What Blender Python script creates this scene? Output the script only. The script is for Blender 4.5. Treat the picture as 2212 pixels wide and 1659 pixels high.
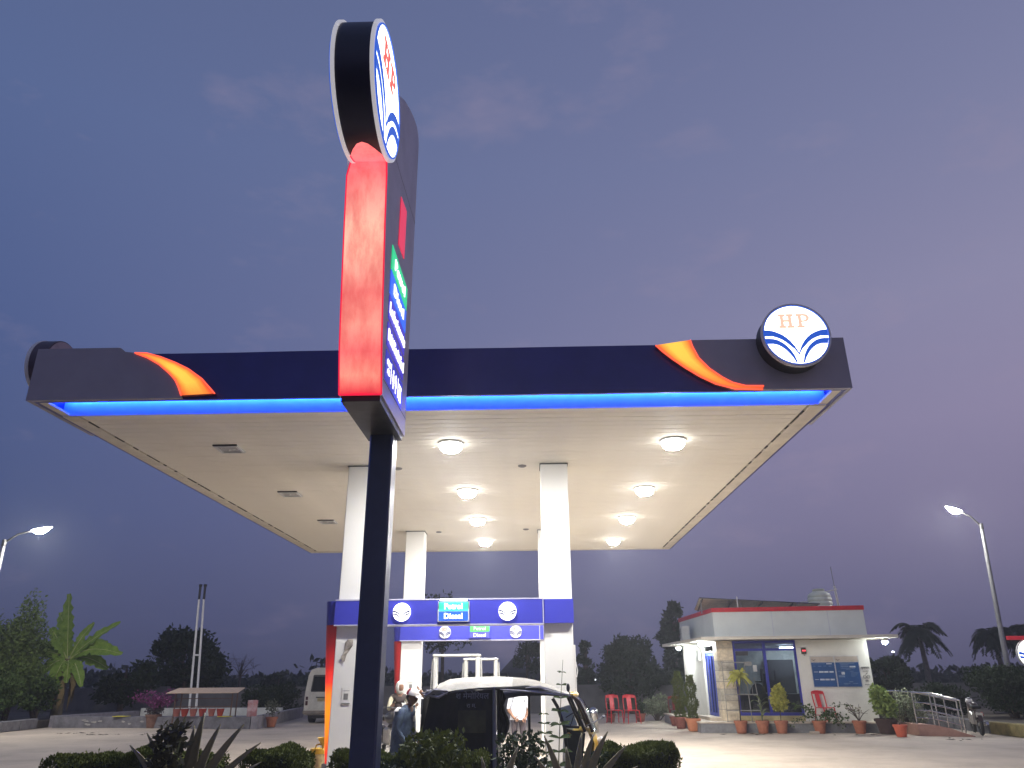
import bpy, bmesh, math, random
from math import sin, cos, pi, radians, sqrt, atan2
from mathutils import Vector, Matrix, Euler

for o in list(bpy.data.objects):
    bpy.data.objects.remove(o)
SC = bpy.context.scene
COL = SC.collection

# ------------------------------------------------------------------ camera
def camera():
    p, yaw, roll = 0.375129, 0.0231276, -0.0075328
    f = Vector((-sin(yaw)*cos(p), cos(yaw)*cos(p), sin(p)))
    r = Vector((cos(yaw), sin(yaw), 0))
    u = r.cross(f)
    X = r*cos(roll) + u*sin(roll)
    Y = -r*sin(roll) + u*cos(roll)
    cd = bpy.data.cameras.new('camera')
    cd.sensor_width = 36.0
    cd.lens = 36.0*1593.1/2212.0
    cd.clip_end = 3000
    cam = bpy.data.objects.new('camera', cd)
    COL.objects.link(cam)
    M = Matrix((X, Y, -f)).transposed().to_4x4()
    M.translation = Vector((0, 0, 1.75))
    cam.matrix_world = M
    SC.camera = cam
camera()

# ------------------------------------------------------------------ dusk sky
def world():
    w = bpy.data.worlds.new('World')
    SC.world = w
    w.use_nodes = True
    nt = w.node_tree
    nt.nodes.clear()
    N, L = nt.nodes.new, nt.links.new
    out = N('ShaderNodeOutputWorld')
    bg = N('ShaderNodeBackground')
    bg.inputs['Strength'].default_value = 1.0
    L(bg.outputs[0], out.inputs[0])
    tc = N('ShaderNodeTexCoord')
    sep = N('ShaderNodeSeparateXYZ')
    L(tc.outputs['Generated'], sep.inputs[0])
    def ramp(stops):
        r = N('ShaderNodeValToRGB')
        e = r.color_ramp.elements
        while len(e) > 1:
            e.remove(e[-1])
        for i, (p, c) in enumerate(stops):
            q = e[0] if i == 0 else e.new(p)
            q.position = p
            q.color = tuple(((v/255.0+0.055)/1.055)**2.4 for v in c) + (1,)
        L(sep.outputs['Z'], r.inputs[0])
        return r
    west = ramp([(0.0, (60, 64, 90)), (0.06, (67, 73, 106)), (0.18, (68, 81, 121)), (0.38, (73, 89, 133)),
                 (0.6, (80, 97, 139)), (0.8, (79, 93, 131)), (1.0, (76, 89, 126))])
    east = ramp([(0.0, (80, 79, 105)), (0.06, (97, 95, 126)), (0.17, (123, 116, 145)), (0.28, (136, 128, 157)),
                 (0.42, (135, 132, 161)), (0.6, (119, 122, 154)), (0.8, (104, 110, 145)), (1.0, (90, 97, 132))])
    # azimuth: the afterglow is on the +X side
    mx = N('ShaderNodeMapRange')
    mx.inputs['From Min'].default_value = -0.62
    mx.inputs['From Max'].default_value = 0.62
    L(sep.outputs['X'], mx.inputs['Value'])
    mix = N('ShaderNodeMix'); mix.data_type = 'RGBA'
    L(mx.outputs[0], mix.inputs[0]); L(west.outputs[0], mix.inputs[6]); L(east.outputs[0], mix.inputs[7])
    # thin high clouds
    mp = N('ShaderNodeMapping'); mp.inputs['Scale'].default_value = (2.2, 2.2, 5.5)
    L(tc.outputs['Generated'], mp.inputs[0])
    nz = N('ShaderNodeTexNoise'); nz.inputs['Scale'].default_value = 2.3
    nz.inputs['Detail'].default_value = 8; nz.inputs['Roughness'].default_value = 0.62
    L(mp.outputs[0], nz.inputs[0])
    cr = N('ShaderNodeMapRange'); cr.inputs['From Min'].default_value = 0.56; cr.inputs['From Max'].default_value = 0.80
    cr.inputs['To Max'].default_value = 0.34
    L(nz.outputs[0], cr.inputs['Value'])
    m2 = N('ShaderNodeMix'); m2.data_type = 'RGBA'
    L(cr.outputs[0], m2.inputs[0]); L(mix.outputs[2], m2.inputs[6])
    m2.inputs[7].default_value = (0.31, 0.25, 0.34, 1)
    # physical twilight sky added underneath
    sky = N('ShaderNodeTexSky'); sky.sky_type = 'NISHITA'; sky.sun_disc = False
    sky.sun_elevation = radians(-3.5); sky.sun_rotation = radians(110)
    sc = N('ShaderNodeMix'); sc.data_type = 'RGBA'; sc.blend_type = 'ADD'
    sc.inputs[0].default_value = 0.05
    L(m2.outputs[2], sc.inputs[6]); L(sky.outputs[0], sc.inputs[7])
    L(sc.outputs[2], bg.inputs[0])
world()

def sun():
    ld = bpy.data.lights.new('sun', 'SUN')
    ld.energy = 0.04; ld.angle = radians(40); ld.color = (1.0, 0.82, 0.78)
    o = bpy.data.objects.new('sun', ld); COL.objects.link(o)
    o.rotation_euler = Euler((radians(70), 0, radians(65)))
sun()

SC.view_settings.view_transform = 'Standard'
SC.view_settings.look = 'None'
SC.view_settings.exposure = 0.18
SC.view_settings.gamma = 1.0
SC.view_settings.use_curve_mapping = False
SC.render.engine = 'CYCLES'
SC.cycles.use_denoising = True
SC.cycles.sample_clamp_indirect = 6.0
SC.cycles.max_bounces = 8
SC.cycles.caustics_reflective = False
SC.cycles.caustics_refractive = False

# ------------------------------------------------------------------ materials
MATS = {}
def new_mat(name):
    m = bpy.data.materials.new(name); m.use_nodes = True
    MATS[name] = m
    return m, m.node_tree, m.node_tree.nodes['Principled BSDF']

def mat(name, col, rough=0.6, metal=0.0, var=0.15, scale=6.0, bump=0.0, bscale=None, spec=None, emit=None, estr=0.0, col2=None, coat=0.0):
    """procedural surface: base colour broken up by two noises, optional fine relief"""
    if name in MATS: return MATS[name]
    m, nt, b = new_mat(name)
    N, L = nt.nodes.new, nt.links.new
    b.inputs['Roughness'].default_value = rough
    b.inputs['Metallic'].default_value = metal
    if spec is not None: b.inputs['Specular IOR Level'].default_value = spec
    if coat: b.inputs['Coat Weight'].default_value = coat
    c = (*col, 1)
    tc = N('ShaderNodeTexCoord')
    if var > 0:
        nz = N('ShaderNodeTexNoise'); nz.inputs['Scale'].default_value = scale
        nz.inputs['Detail'].default_value = 6; nz.inputs['Roughness'].default_value = 0.65
        L(tc.outputs['Object'], nz.inputs[0])
        mr = N('ShaderNodeMapRange'); mr.inputs['From Min'].default_value = 0.3; mr.inputs['From Max'].default_value = 0.7
        L(nz.outputs[0], mr.inputs['Value'])
        mx = N('ShaderNodeMix'); mx.data_type = 'RGBA'
        d = col2 if col2 else tuple(v*(1-var*1.6) for v in col)
        u = col if col2 else tuple(min(1, v*(1+var*0.6)) for v in col)
        mx.inputs[6].default_value = (*d, 1); mx.inputs[7].default_value = (*u, 1)
        L(mr.outputs[0], mx.inputs[0]); L(mx.outputs[2], b.inputs['Base Color'])
        rr = N('ShaderNodeMapRange'); rr.inputs['To Min'].default_value = min(1, rough+0.12); rr.inputs['To Max'].default_value = max(0.02, rough-0.1)
        L(nz.outputs[0], rr.inputs['Value']); L(rr.outputs[0], b.inputs['Roughness'])
    else:
        b.inputs['Base Color'].default_value = c
    if bump > 0:
        n2 = N('ShaderNodeTexNoise'); n2.inputs['Scale'].default_value = bscale or scale*6
        n2.inputs['Detail'].default_value = 4
        L(tc.outputs['Object'], n2.inputs[0])
        bp = N('ShaderNodeBump'); bp.inputs['Strength'].default_value = bump; bp.inputs['Distance'].default_value = 0.02
        L(n2.outputs[0], bp.inputs['Height']); L(bp.outputs[0], b.inputs['Normal'])
    if emit:
        b.inputs['Emission Color'].default_value = (*emit, 1); b.inputs['Emission Strength'].default_value = estr
    return m

def glow(name, col, strength):
    if name in MATS: return MATS[name]
    m, nt, b = new_mat(name)
    b.inputs['Base Color'].default_value = (min(.8, col[0]), min(.8, col[1]), min(.8, col[2]), 1)
    b.inputs['Roughness'].default_value = 0.35
    b.inputs['Emission Color'].default_value = (*col, 1)
    b.inputs['Emission Strength'].default_value = strength
    return m

def ramp_panel(name, stops, axis, lo, hi, strength, noise=0.0, nscale=(1, 1, 1)):
    """backlit acrylic; print and uneven backlight painted as one ramp along an object axis"""
    m, nt, b = new_mat(name)
    N, L = nt.nodes.new, nt.links.new
    tc = N('ShaderNodeTexCoord'); sp = N('ShaderNodeSeparateXYZ'); L(tc.outputs['Object'], sp.inputs[0])
    mr = N('ShaderNodeMapRange'); mr.inputs['From Min'].default_value = lo; mr.inputs['From Max'].default_value = hi
    L(sp.outputs[axis], mr.inputs['Value'])
    r = N('ShaderNodeValToRGB'); e = r.color_ramp.elements
    while len(e) > 1: e.remove(e[-1])
    for i, (p, c) in enumerate(stops):
        q = e[0] if i == 0 else e.new(p)
        q.position = p; q.color = (*c, 1)
    L(mr.outputs[0], r.inputs[0])
    src = r.outputs[0]
    if noise:
        mp = N('ShaderNodeMapping'); mp.inputs['Scale'].default_value = nscale; L(tc.outputs['Object'], mp.inputs[0])
        nz = N('ShaderNodeTexNoise'); nz.inputs['Scale'].default_value = 1.0; nz.inputs['Detail'].default_value = 7; nz.inputs['Roughness'].default_value = .7
        L(mp.outputs[0], nz.inputs[0])
        m3 = N('ShaderNodeMapRange'); m3.inputs['From Min'].default_value = .40; m3.inputs['From Max'].default_value = .66
        m3.inputs['To Max'].default_value = noise
        L(nz.outputs[0], m3.inputs['Value'])
        mx = N('ShaderNodeMix'); mx.data_type = 'RGBA'; L(m3.outputs[0], mx.inputs[0]); L(src, mx.inputs[6]); mx.inputs[7].default_value = (0.42, 0.008, 0.02, 1)
        src = mx.outputs[2]
    L(src, b.inputs['Emission Color']); L(src, b.inputs['Base Color'])
    b.inputs['Emission Strength'].default_value = strength; b.inputs['Roughness'].default_value = .3
    return m

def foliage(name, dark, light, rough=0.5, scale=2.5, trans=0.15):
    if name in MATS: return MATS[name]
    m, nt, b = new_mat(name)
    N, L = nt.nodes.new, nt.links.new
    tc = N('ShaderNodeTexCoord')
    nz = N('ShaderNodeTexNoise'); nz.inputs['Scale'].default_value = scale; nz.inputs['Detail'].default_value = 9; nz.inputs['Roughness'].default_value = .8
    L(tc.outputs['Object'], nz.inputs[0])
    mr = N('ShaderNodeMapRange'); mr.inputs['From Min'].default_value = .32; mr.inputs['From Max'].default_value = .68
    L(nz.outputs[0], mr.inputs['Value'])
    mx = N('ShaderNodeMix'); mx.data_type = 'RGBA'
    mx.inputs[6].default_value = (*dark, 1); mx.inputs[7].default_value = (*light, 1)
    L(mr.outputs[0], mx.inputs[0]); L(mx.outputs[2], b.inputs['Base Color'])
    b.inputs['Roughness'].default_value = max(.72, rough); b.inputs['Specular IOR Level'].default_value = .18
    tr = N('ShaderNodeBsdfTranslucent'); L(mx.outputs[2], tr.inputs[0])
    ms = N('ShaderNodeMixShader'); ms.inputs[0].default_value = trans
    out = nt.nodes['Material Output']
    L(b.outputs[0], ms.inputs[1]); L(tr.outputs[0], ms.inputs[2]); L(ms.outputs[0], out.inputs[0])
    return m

def glass(name, tint=(0.8, 0.85, 0.9), refl=0.10):
    if name in MATS: return MATS[name]
    m, nt, b = new_mat(name)
    N, L = nt.nodes.new, nt.links.new
    t = N('ShaderNodeBsdfTransparent'); t.inputs[0].default_value = (*tint, 1)
    g = N('ShaderNodeBsdfGlossy'); g.inputs['Roughness'].default_value = .03
    fr = N('ShaderNodeFresnel'); fr.inputs[0].default_value = 1.5
    ad = N('ShaderNodeMath'); ad.operation = 'ADD'; ad.inputs[1].default_value = refl*.5; L(fr.outputs[0], ad.inputs[0])
    ms = N('ShaderNodeMixShader'); L(ad.outputs[0], ms.inputs[0]); L(t.outputs[0], ms.inputs[1]); L(g.outputs[0], ms.inputs[2])
    L(ms.outputs[0], nt.nodes['Material Output'].inputs[0])
    return m

# ------------------------------------------------------------------ mesh collector
class MB:
    def __init__(s):
        s.v = []; s.f = []; s.mi = []; s.cur = 0
    def add(s, vs, fs):
        n = len(s.v)
        s.v.extend([tuple(v) for v in vs])
        for f in fs:
            s.f.append(tuple(i+n for i in f)); s.mi.append(s.cur)
        return s
    def box(s, x0, x1, y0, y1, z0, z1):
        return s.add([(x0,y0,z0),(x1,y0,z0),(x1,y1,z0),(x0,y1,z0),(x0,y0,z1),(x1,y0,z1),(x1,y1,z1),(x0,y1,z1)],
                     [(0,3,2,1),(4,5,6,7),(0,1,5,4),(1,2,6,5),(2,3,7,6),(3,0,4,7)])
    def rbox(s, x0, x1, y0, y1, z0, z1, b):
        """box with chamfered edges"""
        V = []; idx = {}
        xs, ys, zs = (x0, x1), (y0, y1), (z0, z1)
        for i in (0, 1):
            for j in (0, 1):
                for k in (0, 1):
                    sx, sy, sz = (b if i == 0 else -b), (b if j == 0 else -b), (b if k == 0 else -b)
                    c = (xs[i], ys[j], zs[k])
                    idx[i,j,k,0] = len(V); V.append((c[0], c[1]+sy, c[2]+sz))
                    idx[i,j,k,1] = len(V); V.append((c[0]+sx, c[1], c[2]+sz))
                    idx[i,j,k,2] = len(V); V.append((c[0]+sx, c[1]+sy, c[2]))
        F = []
        for i in (0, 1): F.append([idx[i,0,0,0], idx[i,1,0,0], idx[i,1,1,0], idx[i,0,1,0]])
        for j in (0, 1): F.append([idx[0,j,0,1], idx[1,j,0,1], idx[1,j,1,1], idx[0,j,1,1]])
        for k in (0, 1): F.append([idx[0,0,k,2], idx[1,0,k,2], idx[1,1,k,2], idx[0,1,k,2]])
        for a in (0, 1):
            for c in (0, 1):
                F.append([idx[a,c,0,0], idx[a,c,1,0], idx[a,c,1,1], idx[a,c,0,1]])
                F.append([idx[a,0,c,0], idx[a,1,c,0], idx[a,1,c,2], idx[a,0,c,2]])
                F.append([idx[0,a,c,1], idx[1,a,c,1], idx[1,a,c,2], idx[0,a,c,2]])
        for i in (0, 1):
            for j in (0, 1):
                for k in (0, 1): F.append([idx[i,j,k,0], idx[i,j,k,1], idx[i,j,k,2]])
        return s.add(V, F)
    def cyl(s, p0, p1, r0, r1=None, n=12, cap=True):
        return s.tube([p0, p1], [r0, r0 if r1 is None else r1], n, cap)
    def tube(s, pts, r, n=8, cap=True, flat=1.0):
        pts = [Vector(p) for p in pts]
        if not isinstance(r, (list, tuple)): r = [r]*len(pts)
        V = []; F = []
        prev = None
        for i, p in enumerate(pts):
            d = (pts[min(i+1, len(pts)-1)] - pts[max(i-1, 0)])
            if d.length < 1e-9: d = Vector((0, 0, 1))
            d.normalize()
            if prev is None:
                a = Vector((0, 0, 1)) if abs(d.z) < .9 else Vector((1, 0, 0))
                u = d.cross(a).normalized()
            else:
                u = (prev - d*prev.dot(d))
                u = u.normalized() if u.length > 1e-6 else d.orthogonal().normalized()
            w = d.cross(u); prev = u
            for k in range(n):
                t = 2*pi*k/n
                V.append(p + (u*cos(t) + w*sin(t)*flat)*r[i])
        m = len(pts)
        for i in range(m-1):
            for k in range(n):
                F.append((i*n+k, i*n+(k+1) % n, (i+1)*n+(k+1) % n, (i+1)*n+k))
        if cap:
            F.append(tuple(range(n-1, -1, -1))); F.append(tuple((m-1)*n+k for k in range(n)))
        return s.add(V, F)
    def lathe(s, prof, c=(0, 0, 0), n=20):
        V = []; F = []
        for r, z in prof:
            for k in range(n):
                t = 2*pi*k/n
                V.append((c[0]+r*cos(t), c[1]+r*sin(t), c[2]+z))
        m = len(prof)
        for i in range(m-1):
            for k in range(n):
                F.append((i*n+k, i*n+(k+1) % n, (i+1)*n+(k+1) % n, (i+1)*n+k))
        if prof[0][0] > 1e-5: F.append(tuple(range(n-1, -1, -1)))
        if prof[-1][0] > 1e-5: F.append(tuple((m-1)*n+k for k in range(n)))
        return s.add(V, F)
    def prism(s, poly, ax, a, b):
        """extrude a 2-D polygon along axis ax from a to b"""
        def pt(u, v, w):
            return (w, u, v) if ax == 'x' else ((u, w, v) if ax == 'y' else (u, v, w))
        n = len(poly)
        V = [pt(u, v, a) for u, v in poly] + [pt(u, v, b) for u, v in poly]
        F = [tuple(range(n)), tuple(range(2*n-1, n-1, -1))]
        for i in range(n):
            j = (i+1) % n
            F.append((i, j, n+j, n+i))
        return s.add(V, F)
    def ball(s, c, r, n=12, m=8):
        rx, ry, rz = r if isinstance(r, (list, tuple)) else (r, r, r)
        V = [(c[0], c[1], c[2]-rz)]; F = []
        for i in range(1, m):
            ph = -pi/2 + pi*i/m
            for k in range(n):
                t = 2*pi*k/n
                V.append((c[0]+rx*cos(ph)*cos(t), c[1]+ry*cos(ph)*sin(t), c[2]+rz*sin(ph)))
        V.append((c[0], c[1], c[2]+rz))
        for k in range(n): F.append((0, 1+(k+1) % n, 1+k))
        for i in range(m-2):
            for k in range(n):
                F.append((1+i*n+k, 1+i*n+(k+1) % n, 1+(i+1)*n+(k+1) % n, 1+(i+1)*n+k))
        t = len(V)-1; o = 1+(m-2)*n
        for k in range(n): F.append((o+k, o+(k+1) % n, t))
        return s.add(V, F)
    def grid(s, rows):
        """surface through equal-length rows of points"""
        V = [p for r in rows for p in r]; w = len(rows[0]); F = []
        for i in range(len(rows)-1):
            for j in range(w-1):
                F.append((i*w+j, i*w+j+1, (i+1)*w+j+1, (i+1)*w+j))
        return s.add(V, F)
    def xf(s, M, start=0):
        for i in range(start, len(s.v)):
            s.v[i] = tuple(M @ Vector(s.v[i]))
        return s
    def mesh(s, name, mats, normals=True, smooth=35):
        me = bpy.data.meshes.new(name)
        me.from_pydata(s.v, [], s.f)
        if not isinstance(mats, (list, tuple)): mats = [mats]
        for m in mats: me.materials.append(m)
        if len(mats) > 1: me.polygons.foreach_set('material_index', s.mi)
        if normals:
            bm = bmesh.new(); bm.from_mesh(me)
            bmesh.ops.recalc_face_normals(bm, faces=bm.faces)
            bm.to_mesh(me); bm.free()
        if smooth:
            me.polygons.foreach_set('use_smooth', [True]*len(me.polygons))
            me.set_sharp_from_angle(angle=radians(smooth))
        me.update()
        return me
    def build(s, name, mats, parent=None, normals=True, smooth=35, label=None, kind=None):
        o = bpy.data.objects.new(name, s.mesh(name, mats, normals, smooth))
        COL.objects.link(o)
        if parent: o.parent = parent
        if label: o['label'] = label
        if kind: o['kind'] = kind
        return o

def link(name, me, parent=None, loc=(0, 0, 0), rot=(0, 0, 0), scale=(1, 1, 1)):
    o = bpy.data.objects.new(name, me); COL.objects.link(o)
    if parent: o.parent = parent
    o.location = loc; o.rotation_euler = rot; o.scale = scale
    return o

def thing(name, label, cat, loc=(0, 0, 0), rz=0.0, group=None):
    o = bpy.data.objects.new(name, None); COL.objects.link(o)
    o.empty_display_size = .2
    o.location = loc; o.rotation_euler = (0, 0, rz)
    o['label'] = label; o['category'] = cat
    if group: o['group'] = group
    return o

def tag(o, label, cat, group=None):
    o['label'] = label; o['category'] = cat
    if group: o['group'] = group
    return o

def copy_tree(o, parent=None):
    c = o.copy(); COL.objects.link(c); c.parent = parent
    for ch in list(o.children): copy_tree(ch, c)
    return c

def text_mesh(s, size, align='CENTER', extrude=0.004, bold=0.0):
    """lettering as a mesh in the XZ plane, reading towards -Y"""
    cu = bpy.data.curves.new('lettering', 'FONT'); cu.body = s; cu.size = size
    cu.align_x = align; cu.align_y = 'CENTER'; cu.extrude = extrude; cu.offset = bold
    cu.resolution_u = 3
    o = bpy.data.objects.new('lettering', cu); COL.objects.link(o)
    dg = bpy.context.evaluated_depsgraph_get()
    me = bpy.data.meshes.new_from_object(o.evaluated_get(dg))
    bpy.data.objects.remove(o)
    me.transform(Matrix.Rotation(radians(90), 4, 'X'))
    return me

def lettering(s, size, m, parent, loc, rot=(0, 0, 0), align='CENTER', bold=0.0, width=None):
    me = text_mesh(s, size, align, bold=bold)
    if width:
        xs = [v.co.x for v in me.vertices]
        if xs:
            k = width/max(1e-6, max(xs)-min(xs)); me.transform(Matrix.Diagonal((k, 1, 1, 1)))
    me.materials.clear(); me.materials.append(m)
    return link('lettering', me, parent, loc, rot)

def bez(p0, p1, p2, n):
    p0, p1, p2 = Vector(p0), Vector(p1), Vector(p2)
    return [p0*(1-t)**2 + p1*2*t*(1-t) + p2*t*t for t in [i/n for i in range(n+1)]]
# ------------------------------------------------------------------ palette
M_conc = mat('forecourt_concrete', (0.49, 0.41, 0.32), .8, var=.18, scale=.55, bump=.25, bscale=70)
def concrete_stains(m):
    nt = m.node_tree; N, L = nt.nodes.new, nt.links.new
    b = nt.nodes['Principled BSDF']; src = b.inputs['Base Color'].links[0].from_socket
    tc = N('ShaderNodeTexCoord')
    fac = None
    for sc, stretch, lo, hi, amt in ((1.1, (1, 1, 1), .58, .72, .35), (.5, (.22, 2.6, 1), .55, .75, .28), (9, (1, 1, 1), .62, .72, .30)):
        mp = N('ShaderNodeMapping'); mp.inputs['Scale'].default_value = stretch; L(tc.outputs['Object'], mp.inputs[0])
        nz = N('ShaderNodeTexNoise'); nz.inputs['Scale'].default_value = sc; nz.inputs['Detail'].default_value = 8; nz.inputs['Roughness'].default_value = .7
        L(mp.outputs[0], nz.inputs[0])
        mr = N('ShaderNodeMapRange'); mr.inputs['From Min'].default_value = lo; mr.inputs['From Max'].default_value = hi; mr.inputs['To Max'].default_value = amt
        L(nz.outputs[0], mr.inputs['Value'])
        mx = N('ShaderNodeMix'); mx.data_type = 'RGBA'; L(mr.outputs[0], mx.inputs[0]); L(src, mx.inputs[6]); mx.inputs[7].default_value = (.13, .11, .09, 1)
        src = mx.outputs[2]
    L(src, b.inputs['Base Color'])
concrete_stains(M_conc)
M_soil = mat('dry_soil', (0.09, 0.075, 0.055), .95, var=.3, scale=.6, bump=.5, bscale=30)
M_white = mat('white_paint', (0.74, 0.73, 0.69), .5, var=.025, scale=1.2)
M_soffit = mat('cream_soffit_metal', (0.80, 0.755, 0.65), .72, var=.07, scale=.7)
M_trim = mat('cream_edge_trim', (0.66, 0.60, 0.49), .5, var=.12, scale=3)
M_navy = mat('navy_fascia', (0.026, 0.030, 0.21), .32, var=.12, scale=1.5)
M_grey = mat('dark_grey_fascia', (0.33, 0.31, 0.36), .42, var=.08, scale=1.5)
M_post = mat('navy_post', (0.022, 0.030, 0.072), .38, var=.15, scale=3, metal=.2)
M_totem = mat('grey_totem_side', (0.42, 0.38, 0.46), .38, var=.08, scale=2, metal=.3)
M_black = mat('black_metal', (0.018, 0.018, 0.02), .45, var=.2, scale=5)
M_chrome = mat('white_ring', (0.75, 0.74, 0.74), .3, var=.1, scale=4)
M_blue = mat('royal_blue_panel', (0.045, 0.05, 0.40), .34, var=.05, scale=2)
M_edge = mat('pale_edge_strip', (0.42, 0.42, 0.55), .4, var=.1)
M_red = mat('red_panel', (0.33, 0.025, 0.02), .35, var=.1)
M_dirt = mat('black_grime', (0.05, 0.045, 0.035), .9, var=.3, scale=30)
M_kerb = mat('kerb_stone', (0.17, 0.165, 0.17), .85, var=.3, scale=4, bump=.4)
M_kerby = mat('kerb_yellow_paint', (0.26, 0.21, 0.08), .8, var=.3, scale=5)
M_steel = mat('stainless_steel', (0.62, 0.62, 0.60), .22, metal=1, var=.1)
M_galv = mat('galvanised_pole', (0.26, 0.26, 0.27), .65, metal=.1, var=.15, scale=4)
M_tyre = mat('black_rubber', (0.014, 0.014, 0.014), .8, var=.2)
M_dglass = mat('dark_glass', (0.008, 0.009, 0.012), .06, var=0)
M_terra = mat('terracotta', (0.36, 0.13, 0.07), .75, var=.18, scale=9)
M_yellow = mat('yellow_paint', (0.62, 0.38, 0.02), .4, var=.15)
E_white = glow('lit_white_acrylic', (1.0, 0.99, 0.97), 2.6)
E_whiteb = glow('lit_white_letters', (0.92, 0.90, 1.0), 1.7)
E_lblue = glow('lit_blue_print', (0.02, 0.10, 0.55), .75)
E_lred = glow('lit_red_print', (0.55, 0.09, 0.06), 1.25)

# ------------------------------------------------------------------ setting
def ground():
    m = MB(); m.add([(-900, -300, -.09), (900, -300, -.09), (900, 1500, -.09), (-900, 1500, -.09)], [(0, 1, 2, 3)])
    m.build('ground', M_soil, kind='structure')
    m = MB()
    X = [-18.6+i*1.3 for i in range(26)]; rows = []
    for j in range(30):
        y = -2 + j*1.42
        rows.append([(x, y, .012*sin(x*.7+y*.31)*cos(y*.53)-.012) for x in X])
    m.grid(rows); m.build('forecourt', M_conc, kind='structure', smooth=60)
    # pump island
    m = MB(); m.rbox(-3.75, -.62, 12.72, 20.3, -.03, .15, .03); m.rbox(.05, .86, 12.72, 13.6, -.03, .15, .03); m.rbox(.05, .86, 19.3, 20.2, -.03, .15, .03)
    m.build('pump_island_kerb', mat('island_concrete', (.34, .31, .27), .85, var=.25, scale=3), kind='structure')
    # planted median in front
    m = MB(); m.rbox(-7.6, 3.4, 7.9, 10.75, -.03, .14, .02)
    m.build('median_bed', M_soil, kind='structure')
    # kerbs
    for x, ya, yb, nm in ((13.95, 6, 31, 'kerb_east'), (-18.75, 6, 30.1, 'kerb_west')):
        r = bpy.data.objects.new(nm, None); COL.objects.link(r); r['kind'] = 'structure'
        k = MB(); k.rbox(-.13, .13, -.485, .485, -.03, .33, .025)
        me = k.mesh('kerb_stone', M_kerb); my = k.mesh('kerb_stone', M_kerby)
        n = int((yb-ya)); random.seed(4)
        for i in range(n):
            o = link('kerb_stone', my if i % 7 in (3, 4) and x > 0 else me, r, (x+random.uniform(-.012, .012), ya+i+.5, random.uniform(-.01, .01)), (random.uniform(-.01, .01), random.uniform(-.02, .02), random.uniform(-.008, .008)))
    m = MB(); m.box(14.08, 60, 4, 45, -.03, .25); m.build('planting_bed', M_soil, kind='structure')
    m = MB(); m.box(-60, -18.9, 4, 45, -.03, .22); m.build('planting_bed', M_soil, kind='structure')
    # flat litter and stains on the concrete
    m = MB(); random.seed(9)
    for (cx, cy, n) in ((-15.2, 27.0, 9), (-14.2, 26.3, 8), (11.8, 22.6, 7), (9.9, 24.6, 10), (6.9, 24.9, 8), (-12.5, 26.2, 6)):
        for i in range(n):
            x, y = cx+random.gauss(0, .5), cy+random.gauss(0, .15)
            a = random.random()*6
            L = random.uniform(.04, .13)
            m.add([(x-L*cos(a), y-L*sin(a), .008), (x+.03*sin(a), y-.03*cos(a), .03), (x+L*cos(a), y+L*sin(a), .01), (x-.03*sin(a), y+.03*cos(a), .012)], [(0, 1, 2, 3)])
    m.build('leaf_litter', mat('dry_leaf', (.05, .04, .025), .9), kind='stuff')
ground()

# ------------------------------------------------------------------ round emblem
BAND1 = [(.97,.16),(.86,.155),(.72,.13),(.58,.075),(.44,0),(.32,-.10),(.21,-.22),(.10,-.39),(.0,-.62),(.0,-.70),(.05,-.60),(.12,-.49),(.22,-.39),(.34,-.265),(.46,-.17),(.6,-.10),(.74,-.05),(.985,-.05)]
BAND2 = [(.975,-.13),(.86,-.13),(.72,-.145),(.58,-.19),(.46,-.27),(.34,-.38),(.24,-.52),(.15,-.70),(.085,-.94),(.125,-.95),(.20,-.78),(.28,-.65),(.38,-.52),(.49,-.42),(.6,-.35),(.74,-.31),(.93,-.31)]
LET_H = [[(-.50,.70),(-.50,.63),(-.43,.61),(-.43,.31),(-.50,.29),(-.50,.22),(-.26,.22),(-.26,.29),(-.32,.31),(-.32,.43),(-.20,.43),(-.20,.50),(-.32,.50),(-.32,.61),(-.26,.63),(-.26,.70)],
         [(-.20,.50),(-.20,.43),(-.16,.43),(-.16,.31),(-.22,.29),(-.22,.22),(.02,.22),(.02,.29),(-.05,.31),(-.05,.61),(.02,.63),(.02,.70),(-.22,.70),(-.22,.63),(-.16,.61),(-.16,.50)]]
LET_P = [[(.10,.70),(.10,.63),(.17,.61),(.17,.31),(.10,.29),(.10,.22),(.36,.22),(.36,.29),(.28,.31),(.28,.63),(.34,.63),(.34,.70)],
         [(.34,.70),(.34,.63),(.40,.62),(.44,.58),(.44,.53),(.40,.49),(.34,.48),(.28,.48),(.28,.42),(.36,.42),(.45,.44),(.52,.49),(.55,.56),(.52,.64),(.45,.69)]]

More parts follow.
